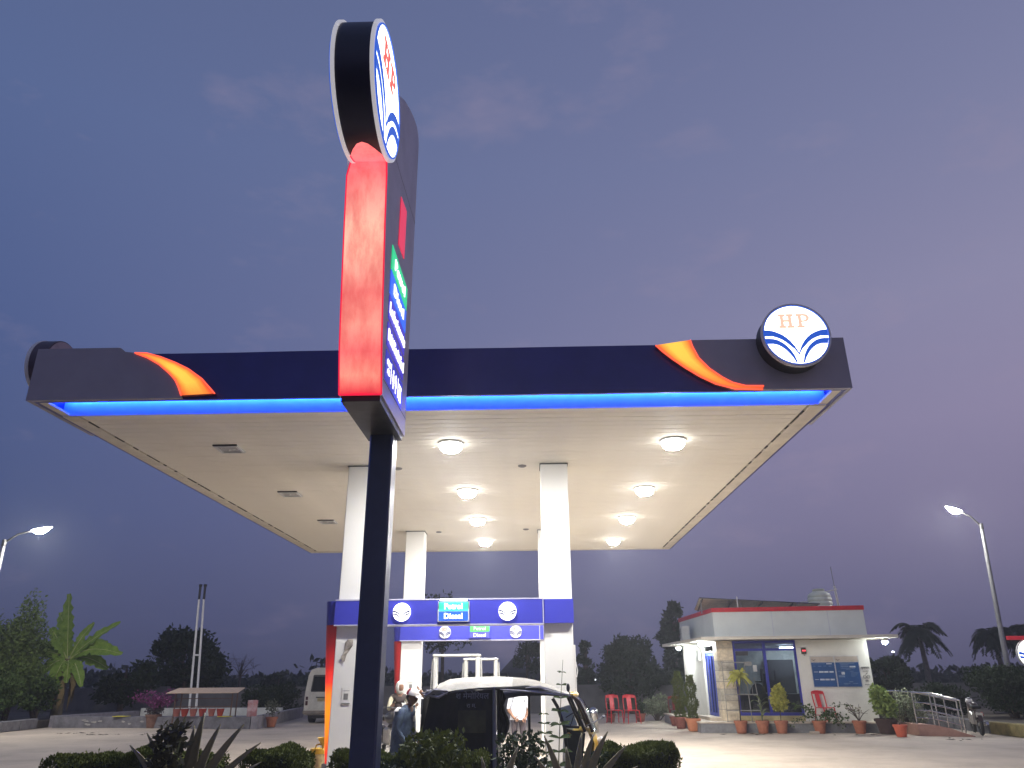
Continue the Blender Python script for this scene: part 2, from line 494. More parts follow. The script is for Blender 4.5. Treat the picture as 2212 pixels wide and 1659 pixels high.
def emblem_face(parent, R, mface, mblue, mred, y=0.0, ring=True, sign=1, shift=(0, 0, 0), rot=(0, 0, 0), letters=True):
    """white disc with its printed bands and two letters, facing -Y of the parent"""
    def put(name, m, mm, z=0):
        o = m.build(name, mm, parent, smooth=0); o.location = shift; o.rotation_euler = rot
        return o
    m = MB(); m.prism([(R*.985*cos(t), R*.985*sin(t)) for t in [2*pi*i/40 for i in range(40)]], 'y', y, y+.006)
    put('emblem_face', m, mface)
    for mirror in (1, -1):
        for B in (BAND1, BAND2):
            m = MB(); m.prism([(mirror*u*R*.985, v*R*.985) for u, v in B], 'y', y-.007, y-.001); put('emblem_band', m, mblue)
    if letters:
        for Lp in (LET_H, LET_P):
            m = MB()
            for pl in Lp: m.prism([(u*R*.92-.03*R, v*R) for u, v in pl], 'y', y-.009, y-.0015)
            put('letter', m, mred)
    if ring:
        m = MB(); n = 44; V = []; F = []
        for i in range(n):
            t = 2*pi*i/n
            for r, yy in ((R*.972, y-.012), (R*1.0, y-.012), (R*1.0, y+.02), (R*.972, y+.0)):
                V.append((r*cos(t), yy, r*sin(t)))
        for i in range(n):
            j = (i+1) % n
            for k in range(4):
                F.append((i*4+k, i*4+(k+1) % 4, j*4+(k+1) % 4, j*4+k))
        m.add(V, F); put('emblem_ring', m, mblue)

# ------------------------------------------------------------------ fuel canopy
CX0, CX1, CY0, CY1, CZ = -6.84, 4.30, 9.40, 23.02, 5.30
def canopy():
    t = thing('fuel_canopy', 'large flat fuel station canopy with navy fascia and cream soffit on four white columns', 'canopy', (-1.3, 13, 0))
    off = Vector((1.3, -13, 0))
    def put(m, name, mm, **k):
        m.xf(Matrix.Translation(off)); return m.build(name, mm, t, **k)
    top = 6.0
    # fascia boards, slightly sagging between fixings
    def fascia(name, pts, mm, th=.05):
        m = MB()
        for a, b in zip(pts, pts[1:]): pass
        return m
    m = MB(); n = 12; random.seed(2); V = []; F = []
    for i in range(n+1):
        x = CX0+(CX1-CX0)*i/n; w = random.uniform(-.008, .008)
        V += [(x, CY0+w*.5, CZ), (x, CY0+w, top+w), (x, CY0+.05, top+w), (x, CY0+.05, CZ)]
    for i in range(n):
        for k in range(4): F.append((i*4+k, i*4+(k+1) % 4, i*4+4+(k+1) % 4, i*4+4+k))
    F += [(0, 1, 2, 3), tuple(n*4+k for k in range(4))]
    m.add(V, F); put(m, 'fascia_board', M_navy, smooth=0)
    for x0, x1 in ((CX0, CX0+.05), (CX1-.05, CX1)):
        m = MB(); m.box(x0, x1, CY0+.053, CY1, CZ, top); put(m, 'fascia_board', M_navy, smooth=0)
    m = MB(); m.box(CX0, CX1, CY1+.003, CY1+.05, CZ, top); put(m, 'fascia_board', M_navy, smooth=0)
    # grey end wings wrapping the corners
    fl = [(-5.48,5.985),(-5.29,5.89),(-5.11,5.79),(-4.93,5.64),(-4.81,5.47),(-4.74,5.30)]
    m = MB(); m.prism([(CX0-.06, 5.295), (CX0-.06, 6.07), (-5.73, 6.07), (-5.64, 6.004)] + fl[0:], 'y', CY0-.07, CY0-.012)
    put(m, 'corner_wing', M_grey, smooth=0)
    m = MB(); m.prism([(CY0-.010, 5.296), (CY0-.010, 6.068), (CY0+1.35, 6.068), (CY0+1.55, 5.296)], 'x', CX0-.06, CX0-.004)
    put(m, 'corner_wing', M_grey, smooth=0)
    fr = [(2.25,6.035),(2.28,5.94),(2.35,5.77),(2.48,5.60),(2.64,5.47),(2.77,5.39),(2.94,5.345),(3.17,5.335),(3.17,5.29)]
    m = MB(); m.prism(fr + [(CX1+.05, 5.29), (CX1+.05, 6.035)], 'y', CY0-.07, CY0-.012); put(m, 'corner_wing', M_grey, smooth=0)
    m = MB(); m.prism([(CY0-.010, 5.291), (CY0-.010, 6.033), (CY0+1.3, 6.033), (CY0+1.5, 5.291)], 'x', CX1+.004, CX1+.05)
    put(m, 'corner_wing', M_grey, smooth=0)
    # backlit flame panels
    def flame(a, b, hot, edge_idx):
        """a, b: the two long edges, same count, (x, z)"""
        k = len(a); W = 6; rows = []
        for i in range(k):
            rows.append([((1-w/W)*a[i][0]+w/W*b[i][0], (1-w/W)*a[i][1]+w/W*b[i][1]) for w in range(W+1)])
        m = MB()
        m.grid([[(u, CY0-.085, v) for u, v in r] for r in rows]); nf = len(m.v)
        me = m.mesh('flame_panel', M_flame, normals=False, smooth=0)
        at = me.color_attributes.new('print', 'FLOAT_COLOR', 'POINT')
        red, org, yel = Vector((.75, .035, .02)), Vector((.92, .29, .018)), Vector((.93, .52, .06))
        for i in range(k):
            for w in range(W+1):
                e = min(w, W-w)/(W/2); ee = min(i, (k-1-i))/(k/2.0)
                h = hot(i/(k-1), w/W)
                c = red.lerp(org, min(1, e*1.7)).lerp(yel, max(0, min(1, (e-.1)*1.7))*h)
                c = c.lerp(red*.9, 1-h if h < 1 else 0)
                at.data[i*(W+1)+w].color = (*c, 1)
        me.transform(Matrix.Translation(off))
        o = link('flame_panel', me, t)
        # thin lit rim round the panel
        for ed, mm in ((a, M_rim), (b, M_rim)):
            m = MB(); m.tube([(u, CY0-.083, v) for u, v in ed], .011, 5)
            m.xf(Matrix.Translation(off)); m.build('flame_rim', mm, o)
        m = MB()
        poly = a + b[::-1]; m.prism(poly, 'y', CY0-.082, CY0-.014); m.xf(Matrix.Translation(off)); m.build('flame_box', M_red, o, smooth=0)
    a = [(-5.5,5.98),(-5.33,5.972),(-5.12,5.91),(-4.9,5.82),(-4.7,5.72),(-4.49,5.57),(-4.28,5.35)]
    b = [(-5.49,5.975),(-5.31,5.905),(-5.12,5.795),(-4.95,5.655),(-4.86,5.56),(-4.80,5.46),(-4.74,5.33)]
    flame(a, b, lambda s, w: min(1, .25+1.6*s) * (1 if s < .8 else max(.2, 1-(s-.8)*2.2)), 0)
    a = [(2.25,6.03),(2.27,5.94),(2.34,5.76),(2.47,5.6),(2.63,5.47),(2.76,5.39),(2.93,5.34),(3.17,5.335)]
    b = [(1.77,5.96),(1.86,5.86),(1.98,5.75),(2.14,5.62),(2.33,5.485),(2.53,5.375),(2.78,5.30),(3.15,5.282)]
    flame(a, b, lambda s, w: max(0, 1.0-1.15*max(0, s-.25)), 0)
    # light cove behind the front fascia
    cy = CY0+.58
    m = MB(); m.box(CX0+.06, CX1-.06, cy, cy+.03, CZ-.004, 5.74); put(m, 'cove_face', mat('cove_white', (.55, .55, .75), .5, var=.05), smooth=0)
    m = MB(); m.box(CX0+.06, CX1-.06, CY0+.055, cy-.003, 5.7, 5.74); put(m, 'cove_ceiling', M_navy, smooth=0)
    for i in range(5):
        x0 = CX0+.1+(CX1-CX0-.2)*i/5; x1 = CX0+.1+(CX1-CX0-.2)*(i+1)/5-.01
        m = MB(); m.box(x0, x1, cy-.075, cy-.045, 5.545, 5.565); put(m, 'led_strip', glow('blue_led', (.012, .10, 1.0), 100), smooth=0)
    for x0, x1 in ((CX0+.052, CX0+.17), (CX1-.17, CX1-.052)):
        m = MB(); m.box(x0, x1, CY0+.053, cy-.002, CZ+.002, CZ+.03); put(m, 'edge_trim', M_trim, smooth=0)
    # soffit: strips of lining running along X
    w = .2; y = cy+.034; me = None
    k = MB(); k.rbox(-(CX1-CX0)/2+.30, (CX1-CX0)/2-.30, -.0968, .0968, 0, .03, .007); me = k.mesh('soffit_strip', M_soffit)
    while y < CY1-.25:
        link('soffit_strip', me, t, ((CX0+CX1)/2+off.x, y+.1+off.y, CZ+random.uniform(0, .002)), (random.uniform(-.004, .004), 0, 0))
        y += w
    m = MB(); m.box(CX0+.2, CX1-.2, cy+.03, CY1-.02, CZ+.035, CZ+.05); put(m, 'soffit_backing', M_dirt, smooth=0)
    # edge trims with a grimy joint
    for x0, x1 in ((CX0+.052, CX0+.27), (CX1-.27, CX1-.052)):
        m = MB(); m.box(x0, x1, cy+.034, CY1-.002, CZ-.012, CZ+.03); put(m, 'edge_trim', M_trim, smooth=0)
    m = MB(); m.box(CX0+.275, CX1-.275, y, CY1-.002, CZ-.012, CZ+.03); put(m, 'edge_trim', M_trim, smooth=0)
    random.seed(11)
    for side in (-1, 1):
        yy = cy+.3
        xx = CX0+.285 if side < 0 else CX1-.285
        while yy < CY1-.5:
            L = random.uniform(.05, .55); ww = random.uniform(.006, .028 if side > 0 else .016)
            m = MB(); m.box(xx-ww, xx+ww, yy, yy+L, CZ-.006, CZ+.004); put(m, 'grime_streak', M_dirt, smooth=0); yy += L+random.uniform(.02, .5 if side < 0 else .25)
    # roof sheet
    m = MB(); m.box(CX0+.05, CX1-.05, CY0+.05, CY1, 5.78, 5.82); put(m, 'roof_sheet', M_galv, smooth=0)
    # columns with collar
    for (x, yy) in ((-3.275, 12.93), (.20, 12.93), (-3.275, 19.48), (.20, 19.48)):
        m = MB(); m.rbox(x, x+.485, yy, yy+.46, .0, CZ+.02, .012); cco = put(m, 'column', M_white, smooth=0)
        m = MB(); m.box(x-.02, x+.505, yy-.02, yy+.48, .0, .28); m.xf(Matrix.Translation(off)); m.build('column_base', mat('column_base_grey', (.3, .29, .28), .8, var=.2), cco, smooth=0)
        m = MB(); m.box(x-.012, x+.497, yy-.012, yy+.472, CZ-.025, CZ-.006); m.xf(Matrix.Translation(off)); m.build('collar', M_dirt, cco, smooth=0)
    # torn poster and small notices on the columns
    m = MB(); m.add([(-3.11,12.925,2.26),(-3.06,12.90,2.31),(-2.98,12.922,2.32),(-2.97,12.90,2.22),(-3.03,12.925,2.14),(-3.11,12.91,2.13),(-3.15,12.89,2.05),(-3.14,12.92,1.95),(-3.09,12.9,1.97),(-3.07,12.925,2.08)],
        [(0,1,2,3,4,5),(5,4,9,8,7,6)]); put(m, 'peeled_poster', mat('torn_paper', (.36, .32, .28), .9, var=.4, scale=9), smooth=0)
    for (x, yy, z) in ((-3.1, 12.925, 1.32), (-3.06, 19.475, 1.38)):
        m = MB(); m.box(x, x+.13, yy-.006, yy, z, z+.26); nt = put(m, 'notice', M_white, smooth=0)
        m = MB(); m.box(x+.01, x+.12, yy-.009, yy-.006, z+.2, z+.205); m.box(x-.004, x+.134, yy-.009, yy-.006, z, z+.02); m.box(x+.03, x+.1, yy-.009, yy-.006, z+.07, z+.16)
        m.xf(Matrix.Translation(off)); m.build('notice_print', M_black if False else mat('grey_print', (.2, .2, .2), .8), nt, smooth=0)
    # conduit on the near right column
    m = MB(); m.tube([(.70, 13.0, .2), (.70, 13.0, 2.2)], .018, 8); m.tube([(.70, 13.0, 2.0), (.74, 12.98, 1.8), (.72, 12.96, 1.7)], .008, 6); put(m, 'conduit', M_white)
    return t

M_flame, nt_, b_ = new_mat('flame_acrylic')
_vc = nt_.nodes.new('ShaderNodeVertexColor'); _vc.layer_name = 'print'
nt_.links.new(_vc.outputs[0], b_.inputs['Emission Color']); nt_.links.new(_vc.outputs[0], b_.inputs['Base Color'])
b_.inputs['Emission Strength'].default_value = 1.1; b_.inputs['Roughness'].default_value = .3
M_rim = glow('flame_rim_light', (1.0, .10, .05), 1.3)
canopy()

# ------------------------------------------------------------------ ceiling lamps
def lamps():
    ys = (11.62, 14.94, 17.97, 21.1)
    EL = glow('led_lamp_lens', (1.0, .985, .965), 1650)
    M_house = mat('lamp_housing', (.6, .6, .58), .4)
    names = ['nearest the front fascia', 'second from the front fascia', 'third from the front fascia', 'deepest, by the back edge']
    def lamp(x, y, lab, lit):
        t = thing('ceiling_lamp', lab, 'lamp', (x, y, CZ), 0, 'lamps set in the canopy soffit')
        if lit:
            m = MB(); m.lathe([(.215, .02), (.215, -.02), (.205, -.03), (.192, -.03), (.192, -.01), (.05, -.01)], n=24); m.build('housing', M_house, t)
            m = MB(); m.lathe([(0.0, -.158), (.07, -.153), (.125, -.140)], n=20); m.build('lens', EL, t)
            m = MB(); m.lathe([(.126, -.139), (.155, -.124), (.178, -.098), (.190, -.06), (.192, -.025)], n=20); m.build('diffuser', glow('lamp_diffuser', (1, 1, .99), 16.0), t)
        else:
            m = MB()
            for a in ((-.2, .2, -.2, -.16), (-.2, .2, .16, .2), (-.2, -.16, -.157, .157), (.16, .2, -.157, .157)):
                m.box(a[0], a[1], a[2], a[3], -.03, .0)
            m.build('housing', M_house, t, smooth=0)
            m = MB(); m.box(-.158, .158, -.155, .155, -.012, -.004); m.build('lens', mat('unlit_lens', (.5, .5, .47), .25), t, smooth=0)
            m = MB(); m.box(-.2, .2, -.225, -.203, -.02, .0); m.build('gap', M_dirt, t, smooth=0)
        return t
    for i, y in enumerate(ys):
        lamp(-1.28, y, 'round lit ceiling lamp over the pumps, ' + names[i], True)
        lamp(2.355, y, 'round lit ceiling lamp on the office side of canopy, ' + names[i], True)
    for i, y in enumerate(ys[:3]):
        lamp(-5.0, y+.12, 'square unlit ceiling lamp near the dark canopy side, ' + names[i], False)
    for (x, y, lab) in ((-.128, 13.1, 'small round dark sensor in the soffit beside the near bare column'), (-2.42, 13.17, 'small round dark sensor in soffit beside the totem post'),
                        (-2.44, 19.69, 'small far soffit sensor beside the column with the red fin'), (-.11, 19.43, 'small far soffit sensor between the two rear columns')):
        m = MB(); m.lathe([(.02, -.025), (.05, -.02), (.075, -.008), (.08, .01)], (0, 0, 0), 16); o = m.build('soffit_sensor', mat('sensor_grey', (.16, .15, .14), .6)); o.location = (x, y, CZ-.004)
        tag(o, lab, 'sensor', 'soffit sensors')
lamps()

# ------------------------------------------------------------------ round signs on the fascia
def round_sign(name, label, loc, rz, lit, R=.475, depth=.34):
    t = thing(name, label, 'sign', loc, rz)
    m = MB(); n = 44
    m.tube([(0, 0, 0), (0, depth, 0)], [R, R], n); dr = m.build('drum', M_black if lit else mat('plum_drum', (.085, .06, .085), .45), t)
    m = MB(); m.prism([(R*.96*cos(2*pi*i/n), R*.96*sin(2*pi*i/n)) for i in range(n)], 'y', depth+.002, depth+.012); m.build('back_plate', mat('sky_lit_back', (.42, .32, .36), .5), t, smooth=0)  # paler disc paints the sky's light onto the drum's flat back
    m = MB(); V = []; F = []
    for i in range(n):
        a = 2*pi*i/n
        for r, y in ((R*1.02, -.02), (R*1.02, .03), (R*.97, .03), (R*.97, -.02)): V.append((r*cos(a), y, r*sin(a)))
    for i in range(n):
        j = (i+1) % n
        for k in range(4): F.append((i*4+k, i*4+(k+1) % 4, j*4+(k+1) % 4, j*4+k))
    m.add(V, F); m.build('rim', M_chrome, t)
    emblem_face(t, R*.965, E_white if lit else M_white, E_lblue if lit else M_blue, E_lred2 if lit else M_red, y=-.012)
    return t
E_lred2 = glow('lit_washed_red_print', (.75, .42, .30), 1.25)
s = round_sign('round_sign', 'round lit white sign with red letters HP on canopy corner above the office', (3.60, 9.05, 5.955), 0, True, R=.452, depth=.27)
m = MB(); m.cyl((0, .15, .475), (0, .15, .52), .012); m.build('lifting_eye', M_black, s)
s = round_sign('round_sign', 'dark round sign drum seen edge on at the canopy corner over the banana plant', (-7.17, 9.93, 6.02), -pi/2, False, R=.41, depth=.26)

# ------------------------------------------------------------------ totem sign
def totem():
    t = thing('totem_sign', 'tall totem price sign with red lit edge and round emblem drum on navy post', 'sign', (-1.6, 7.7, 0))
    off = Vector((1.6, -7.7, 0))
    def put(m, name, mm, par=t, **k):
        m.xf(Matrix.Translation(off)); return m.build(name, mm, par, **k)
    X0, X1 = -1.805, -1.392
    m = MB(); m.rbox(-1.72, -1.47, 7.60, 7.88, -.02, 4.26, .018); put(m, 'post', M_post, smooth=0)
    m = MB(); m.box(-1.85, -1.35, 7.45, 8.0, -.03, .2); put(m, 'post_base', M_kerb, smooth=0)
    front = [(6.50,4.24),(6.39,4.62),(6.29,5.18),(6.17,5.95),(6.12,6.36),(6.08,6.68)]
    body = [(y+.035, z) for y, z in front] + [(6.25,7.40),(6.53,7.84),(6.82,8.04),(7.13,8.2),(7.42,8.33),(7.68,8.40),(7.82,8.38),(7.88,8.28),(7.88,4.24)]
    m = MB(); m.prism(body, 'x', X0, X1); bd = put(m, 'body', M_totem, smooth=30)
    m = MB(); m.box(X0+.02, X1-.02, 6.56, 7.84, 4.18, 4.238); put(m, 'bottom_plate', M_black, smooth=0)
    # seams of the cladding
    for (a, b) in (((6.35, 6.94), (7.88, 7.04)), ((6.56, 4.40), (7.88, 4.44))):
        m = MB(); m.add([(X1+.002, a[0], a[1]), (X1+.002, b[0], b[1]), (X1+.002, b[0], b[1]+.012), (X1+.002, a[0], a[1]+.012)], [(0, 1, 2, 3)])
        put(m, 'seam', M_black, smooth=0)
    # red lit edge
    m = MB(); rows = []
    fine = []
    for i in range(len(front)-1):
        for q in range(3): fine.append((front[i][0]+(front[i+1][0]-front[i][0])*q/3, front[i][1]+(front[i+1][1]-front[i][1])*q/3))
    fine.append(front[-1])
    bow = [.03, .012, 0, -.004, 0, .012, .03]
    fine = [p for p in fine if p[1] < 6.50]
    for y, z in fine: rows.append([(X0+.004+(X1-X0-.008)*j/6, y+bow[j], z) for j in range(7)])
    # the top of the panel wraps under the emblem drum, ending in a shallow arch
    arch = [.55, .8, .95, 1, .95, .8, .55]
    for q in range(1, 7):
        row = []
        for j in range(7):
            a = radians(-52-(44*arch[j])*q/6); x = (-1.698+(-1.377+1.698)*j/6)
            s_ = min(1, q/2); xb = X0+.004+(X1-X0-.008)*j/6
            row.append((xb*(1-s_)+x*s_, 5.69+.648*cos(a), 7.10+.648*sin(a)))
        rows.append(row)
    m.grid(rows); mr = ramp_panel('red_lit_acrylic', [(0, (.70, .03, .05)), (.07, (.90, .28, .20)), (.16, (.82, .15, .14)), (.27, (.87, .28, .21)), (.40, (.80, .19, .16)), (.55, (.92, .42, .30)), (.68, (.93, .44, .31)), (.85, (.86, .26, .22)), (.97, (.80, .12, .15)), (1, (.74, .07, .11))], 'Z', 4.24, 6.66, 1.1, noise=.5, nscale=(6, 6, 1.5))  # ramp and noise paint the panel's uneven backlight into the emission
    put(m, 'lit_edge', mr, smooth=60)
    for j in (0, 6):
        m = MB(); m.tube([r[j] for r in rows], .009, 5); put(m, 'edge_line', glow('crimson_edge', (.75, .01, .05), .95))
    m = MB(); m.tube([rows[0][0], rows[0][6]], .012, 5); put(m, 'edge_line', glow('crimson_edge', (.75, .01, .05), .95))
    # side panels with lettering, on both faces
    ER = [('green_panel', 5.655, 5.935, 'Petrol', (.015, .52, .20), .62), ('blue_panel', 5.37, 5.64, 'Diesel', (.02, .11, .72), .6),
          ('blue_panel', 5.09, 5.345, 'Lubricants', (.045, .03, .42), .9), ('blue_panel', 4.79, 5.045, 'Debit/Credit Card', (.045, .03, .40), .9), ('blue_panel', 4.43, 4.745, '', (.035, .035, .36), .9)]
    for sgn, XX in ((1, X1), (-1, X0)):
        for i, (nm, z0, z1, tx, c, w) in enumerate(ER):
            m = MB(); m.box(XX-.004, XX+.004+sgn*.004, 6.60, 7.56, z0, z1)
            p = put(m, nm, glow('lit_panel_%d' % i, c, 1.0), smooth=0)
            rot = (0, 0, radians(90)*sgn)
            Y = 7.08
            if tx:
                lettering(tx, .17, E_whiteb, p, Vector((XX+sgn*.012, Y, (z0+z1)/2)) + off, rot, width=w, bold=.003)
            else:
                mm_ = [('FREE', .07, 4.64, -.34), ('AIR', .07, 4.55, -.34)]
                for s_, sz, zz, dy in mm_: lettering(s_, sz, E_whiteb, p, Vector((XX+sgn*.012, Y+dy*sgn, zz)) + off, rot, bold=.002)
                m = MB()
                for yy in (-.2, .2): m.box(XX+sgn*.009-.003, XX+sgn*.009+.003, Y+yy*sgn-.006, Y+yy*sgn+.006, 4.48, 4.70)
                put(m, 'divider', E_whiteb, p, smooth=0)
                m = MB()                                     # person pictograms
                for yy in (-.07, .07):
                    m.prism([(Y+yy+.022*cos(a), 4.66+.022*sin(a)) for a in [i_*pi/5 for i_ in range(10)]], 'x', XX+sgn*.009-.003, XX+sgn*.009+.003)
                    m.prism([(Y+yy-.035, 4.63), (Y+yy+.035, 4.63), (Y+yy+.04, 4.55), (Y+yy+.018, 4.55), (Y+yy+.016, 4.48), (Y+yy-.016, 4.48), (Y+yy-.018, 4.55), (Y+yy-.04, 4.55)], 'x', XX+sgn*.009-.003, XX+sgn*.009+.003)
                put(m, 'pictogram', E_whiteb, p, smooth=0)
                m = MB()                                     # telephone pictogram
                m.box(XX+sgn*.009-.003, XX+sgn*.009+.003, Y+.26*sgn-.0, Y+.26*sgn+.12*sgn, 4.48, 4.60)
                m.box(XX+sgn*.009-.003, XX+sgn*.009+.003, Y+.24*sgn, Y+.40*sgn, 4.62, 4.66)
                put(m, 'pictogram', E_whiteb, p, smooth=0)
        m = MB(); m.prism([(6.90, 6.75), (7.26, 6.80), (7.26, 6.16), (6.90, 6.13)], 'x', XX-.004, XX+.004+sgn*.004)
        put(m, 'red_panel', glow('lit_red_panel', (.62, .02, .06), .9), smooth=0)
    # round emblem drum
    cy, cz, R, D0, D1 = 5.69, 7.10, .66, -1.735, -1.34
    C = Vector((0, cy, cz))
    m = MB(); n = 48
    m.tube([(D0+.03, cy, cz), (D1-.03, cy, cz)], [R*.965]*2, n); dr = put(m, 'emblem_drum', mat('navy_drum', (.012, .012, .028), .35, var=.1))
    for XX, sg in ((D0, -1), (D1, 1)):
        m = MB(); V = []; F = []
        segs = [(radians(-60), radians(22)), (radians(24.5), radians(155.5)), (radians(158), radians(300))]
        for a0, a1 in segs:
            nn = 18; b0 = len(V)
            for i in range(nn+1):
                a = a0+(a1-a0)*i/nn
                for r, xx in ((R*1.0, XX), (R*1.0, XX-sg*.035), (R*.90, XX-sg*.035), (R*.90, XX)): V.append((xx, cy+r*cos(a), cz+r*sin(a)))
            for i in range(nn):
                for k in range(4): F.append((b0+i*4+k, b0+i*4+(k+1) % 4, b0+i*4+4+(k+1) % 4, b0+i*4+4+k))
            F.append(tuple(b0+k for k in range(4))); F.append(tuple(b0+nn*4+k for k in range(4)))
        m.add(V, F); put(m, 'rim_arc', mat('lit_edge_acrylic', (.75, .74, .74), .3, var=.1, scale=4, emit=(.8, .78, .8), estr=.38), dr)
        emblem_face(dr, R*.95, E_white, E_lblue, E_lred, y=0, shift=Vector((XX+sg*.004, cy, cz))+off, rot=(0, 0, radians(90)*sg))
    return t
totem()

# ------------------------------------------------------------------ sign beams over the pumps and side fins
def beam(y, z0, z1, lit, label):
    t = thing('sign_beam', label, 'sign beam', (-1.3, y, z0), 0)
    def put(m, name, mm, par=t, **k):
        m.xf(Matrix.Translation(Vector((1.3, -y, -z0)))); return m.build(name, mm, par, **k)
    m = MB(); m.box(-3.30, .185, y-.06, y+.28, z0, z1); put(m, 'panel', M_blue, smooth=0)
    m = MB(); m.box(.205, .70, y-.045, y+.5, z0, z1); put(m, 'end_panel', M_blue, smooth=0)
    m = MB(); m.box(-3.30, .188, y-.066, y+.28, z1, z1+.022); m.box(-3.30, .188, y-.066, y+.28, z0-.018, z0); m.box(.188, .203, y-.066, y+.2, z0-.018, z1+.022); put(m, 'edge_strip', M_edge, smooth=0)
    for x in (-2.17, -.40):
        m = MB(); R = .147
        m.tube([(x, y-.085, (z0+z1)/2), (x, y-.06, (z0+z1)/2)], [R, R], 32); e = put(m, 'emblem', E_white if lit else M_white)
        emblem_face(e, R, E_white if lit else M_white, mat('dim_blue_print', (.03, .035, .14), .5) if lit else M_bprint, M_rprint if not lit else E_lred, y=-.095, ring=False, letters=not lit, shift=Vector((x+1.3, 0, (z0+z1)/2-z0)))
    zc = (z0+z1)/2
    m = MB(); m.box(-1.56, -1.035, y-.13, y-.06, z0+.03, z1-.03); b = put(m, 'fuel_sign', M_edge if lit else M_blue, smooth=0)
    m = MB(); m.box(-1.54, -1.055, y-.134, y-.13, zc+.006, z1-.045); put(m, 'green_panel', glow('petrol_lit', (.05, .62, .36), 1.15) if lit else mat('petrol_faint_glow', (.08, .42, .09), .4, emit=(.08, .5, .12), estr=.28), b, smooth=0)  # rear sign has no lamp; a faint glow is painted into its panels
    m = MB(); m.box(-1.54, -1.055, y-.134, y-.13, z0+.045, zc-.006); put(m, 'blue_panel', glow('diesel_lit', (.02, .09, .55), .8) if lit else mat('diesel_faint_glow', (.07, .07, .33), .4, emit=(.05, .05, .3), estr=.25), b, smooth=0)
    ew = glow('fuel_letters_lit', (.95, 1, 1), 2.2) if lit else mat('fuel_letters', (.6, .62, .7), .5, emit=(.6, .6, .7), estr=.25)  # rear letters get the same painted faint glow
    lettering('Petrol', .125, ew, b, Vector((0, -.138, zc+.078-z0)), bold=.004 if lit else 0)
    lettering('Diesel', .125, ew, b, Vector((0, -.138, zc-.078-z0)), bold=.002)
    if lit:
        # the lamp that throws light on the sign from its top edge
        m = MB(); m.box(-1.52, -1.07, y-.20, y-.15, z1-.02, z1); put(m, 'sign_lamp', glow('sign_lamp_tube', (.8, 1, .92), 6), b, smooth=0)
        m = MB(); m.box(-1.54, -1.05, y-.205, y-.06, z1+.002, z1+.012); put(m, 'lamp_cover', M_edge, b, smooth=0)
M_bprint = mat('navy_print', (.03, .04, .16), .5); M_rprint = mat('faded_red_print', (.42, .16, .12), .5)
beam(12.90, 2.54, 2.925, True, 'blue sign beam between front columns with lit round emblems and Petrol Diesel box')
beam(19.44, 2.56, 2.92, False, 'blue sign beam between rear columns with dull emblems and Petrol Diesel box')

def fin(y, lit, label, zt=2.925, zb=.45):
    t = thing('column_fin', label, 'fin', (-3.28, y, .15))
    def section(z):
        s = (z-zb)/(zt-zb); w = .055+.175*min(1, max(0, s))**.85
        d = .10+.12*s
        pts = []
        for i in range(9):
            a = -pi/2 + pi*i/8
            pts.append((-w*.35-w*.65*cos(a), d*sin(a)))
        return [(0, -d)] + pts + [(0, d)]
    def loft(z0, z1, n):
        m = MB(); rows = []
        for i in range(n+1):
            z = z0+(z1-z0)*i/n
            rows.append([(x, yy+.16, z-.15) for x, yy in section(z)])
        m.grid(rows)
        k = len(rows[0])
        m.f.append(tuple(range(k))); m.mi.append(0); m.f.append(tuple(n*k+i for i in range(k))); m.mi.append(0)
        return m
    loft(2.545, zt, 3).build('blue_cap', M_blue, t, smooth=50)
    if lit:
        mm = ramp_panel('fin_lit_acrylic', [(0, (.62, .015, .01)), (.07, (.82, .03, .012)), (.20, (.93, .22, .01)), (.36, (.95, .27, .012)), (.48, (.93, .20, .015)), (.57, (.72, .035, .02)), (.70, (.32, .012, .012)), (.85, (.12, .006, .008)), (1, (.06, .004, .005))], 'Z', .3, 2.4, 1.0)  # red to orange print, with the inner lamp's falloff painted into the ramp
    else:
        mm = mat('fin_red', (.36, .02, .02), .35, emit=(.3, .01, .01), estr=.12)  # unlit fin; slight emission painted in to lift its red
    loft(zb, 2.542, 20).build('red_shell', mm, t, smooth=50)
    m = MB(); m.box(-.09, -.004, .06, .26, 0, zb-.15); m.build('foot', mat('column_base_grey', (.3, .29, .28), .8), t, smooth=0)
fin(12.95, True, 'glowing red and orange curved fin on front column beside the oil drum')
fin(19.5, False, 'dull red curved fin on the rear column behind the rider')
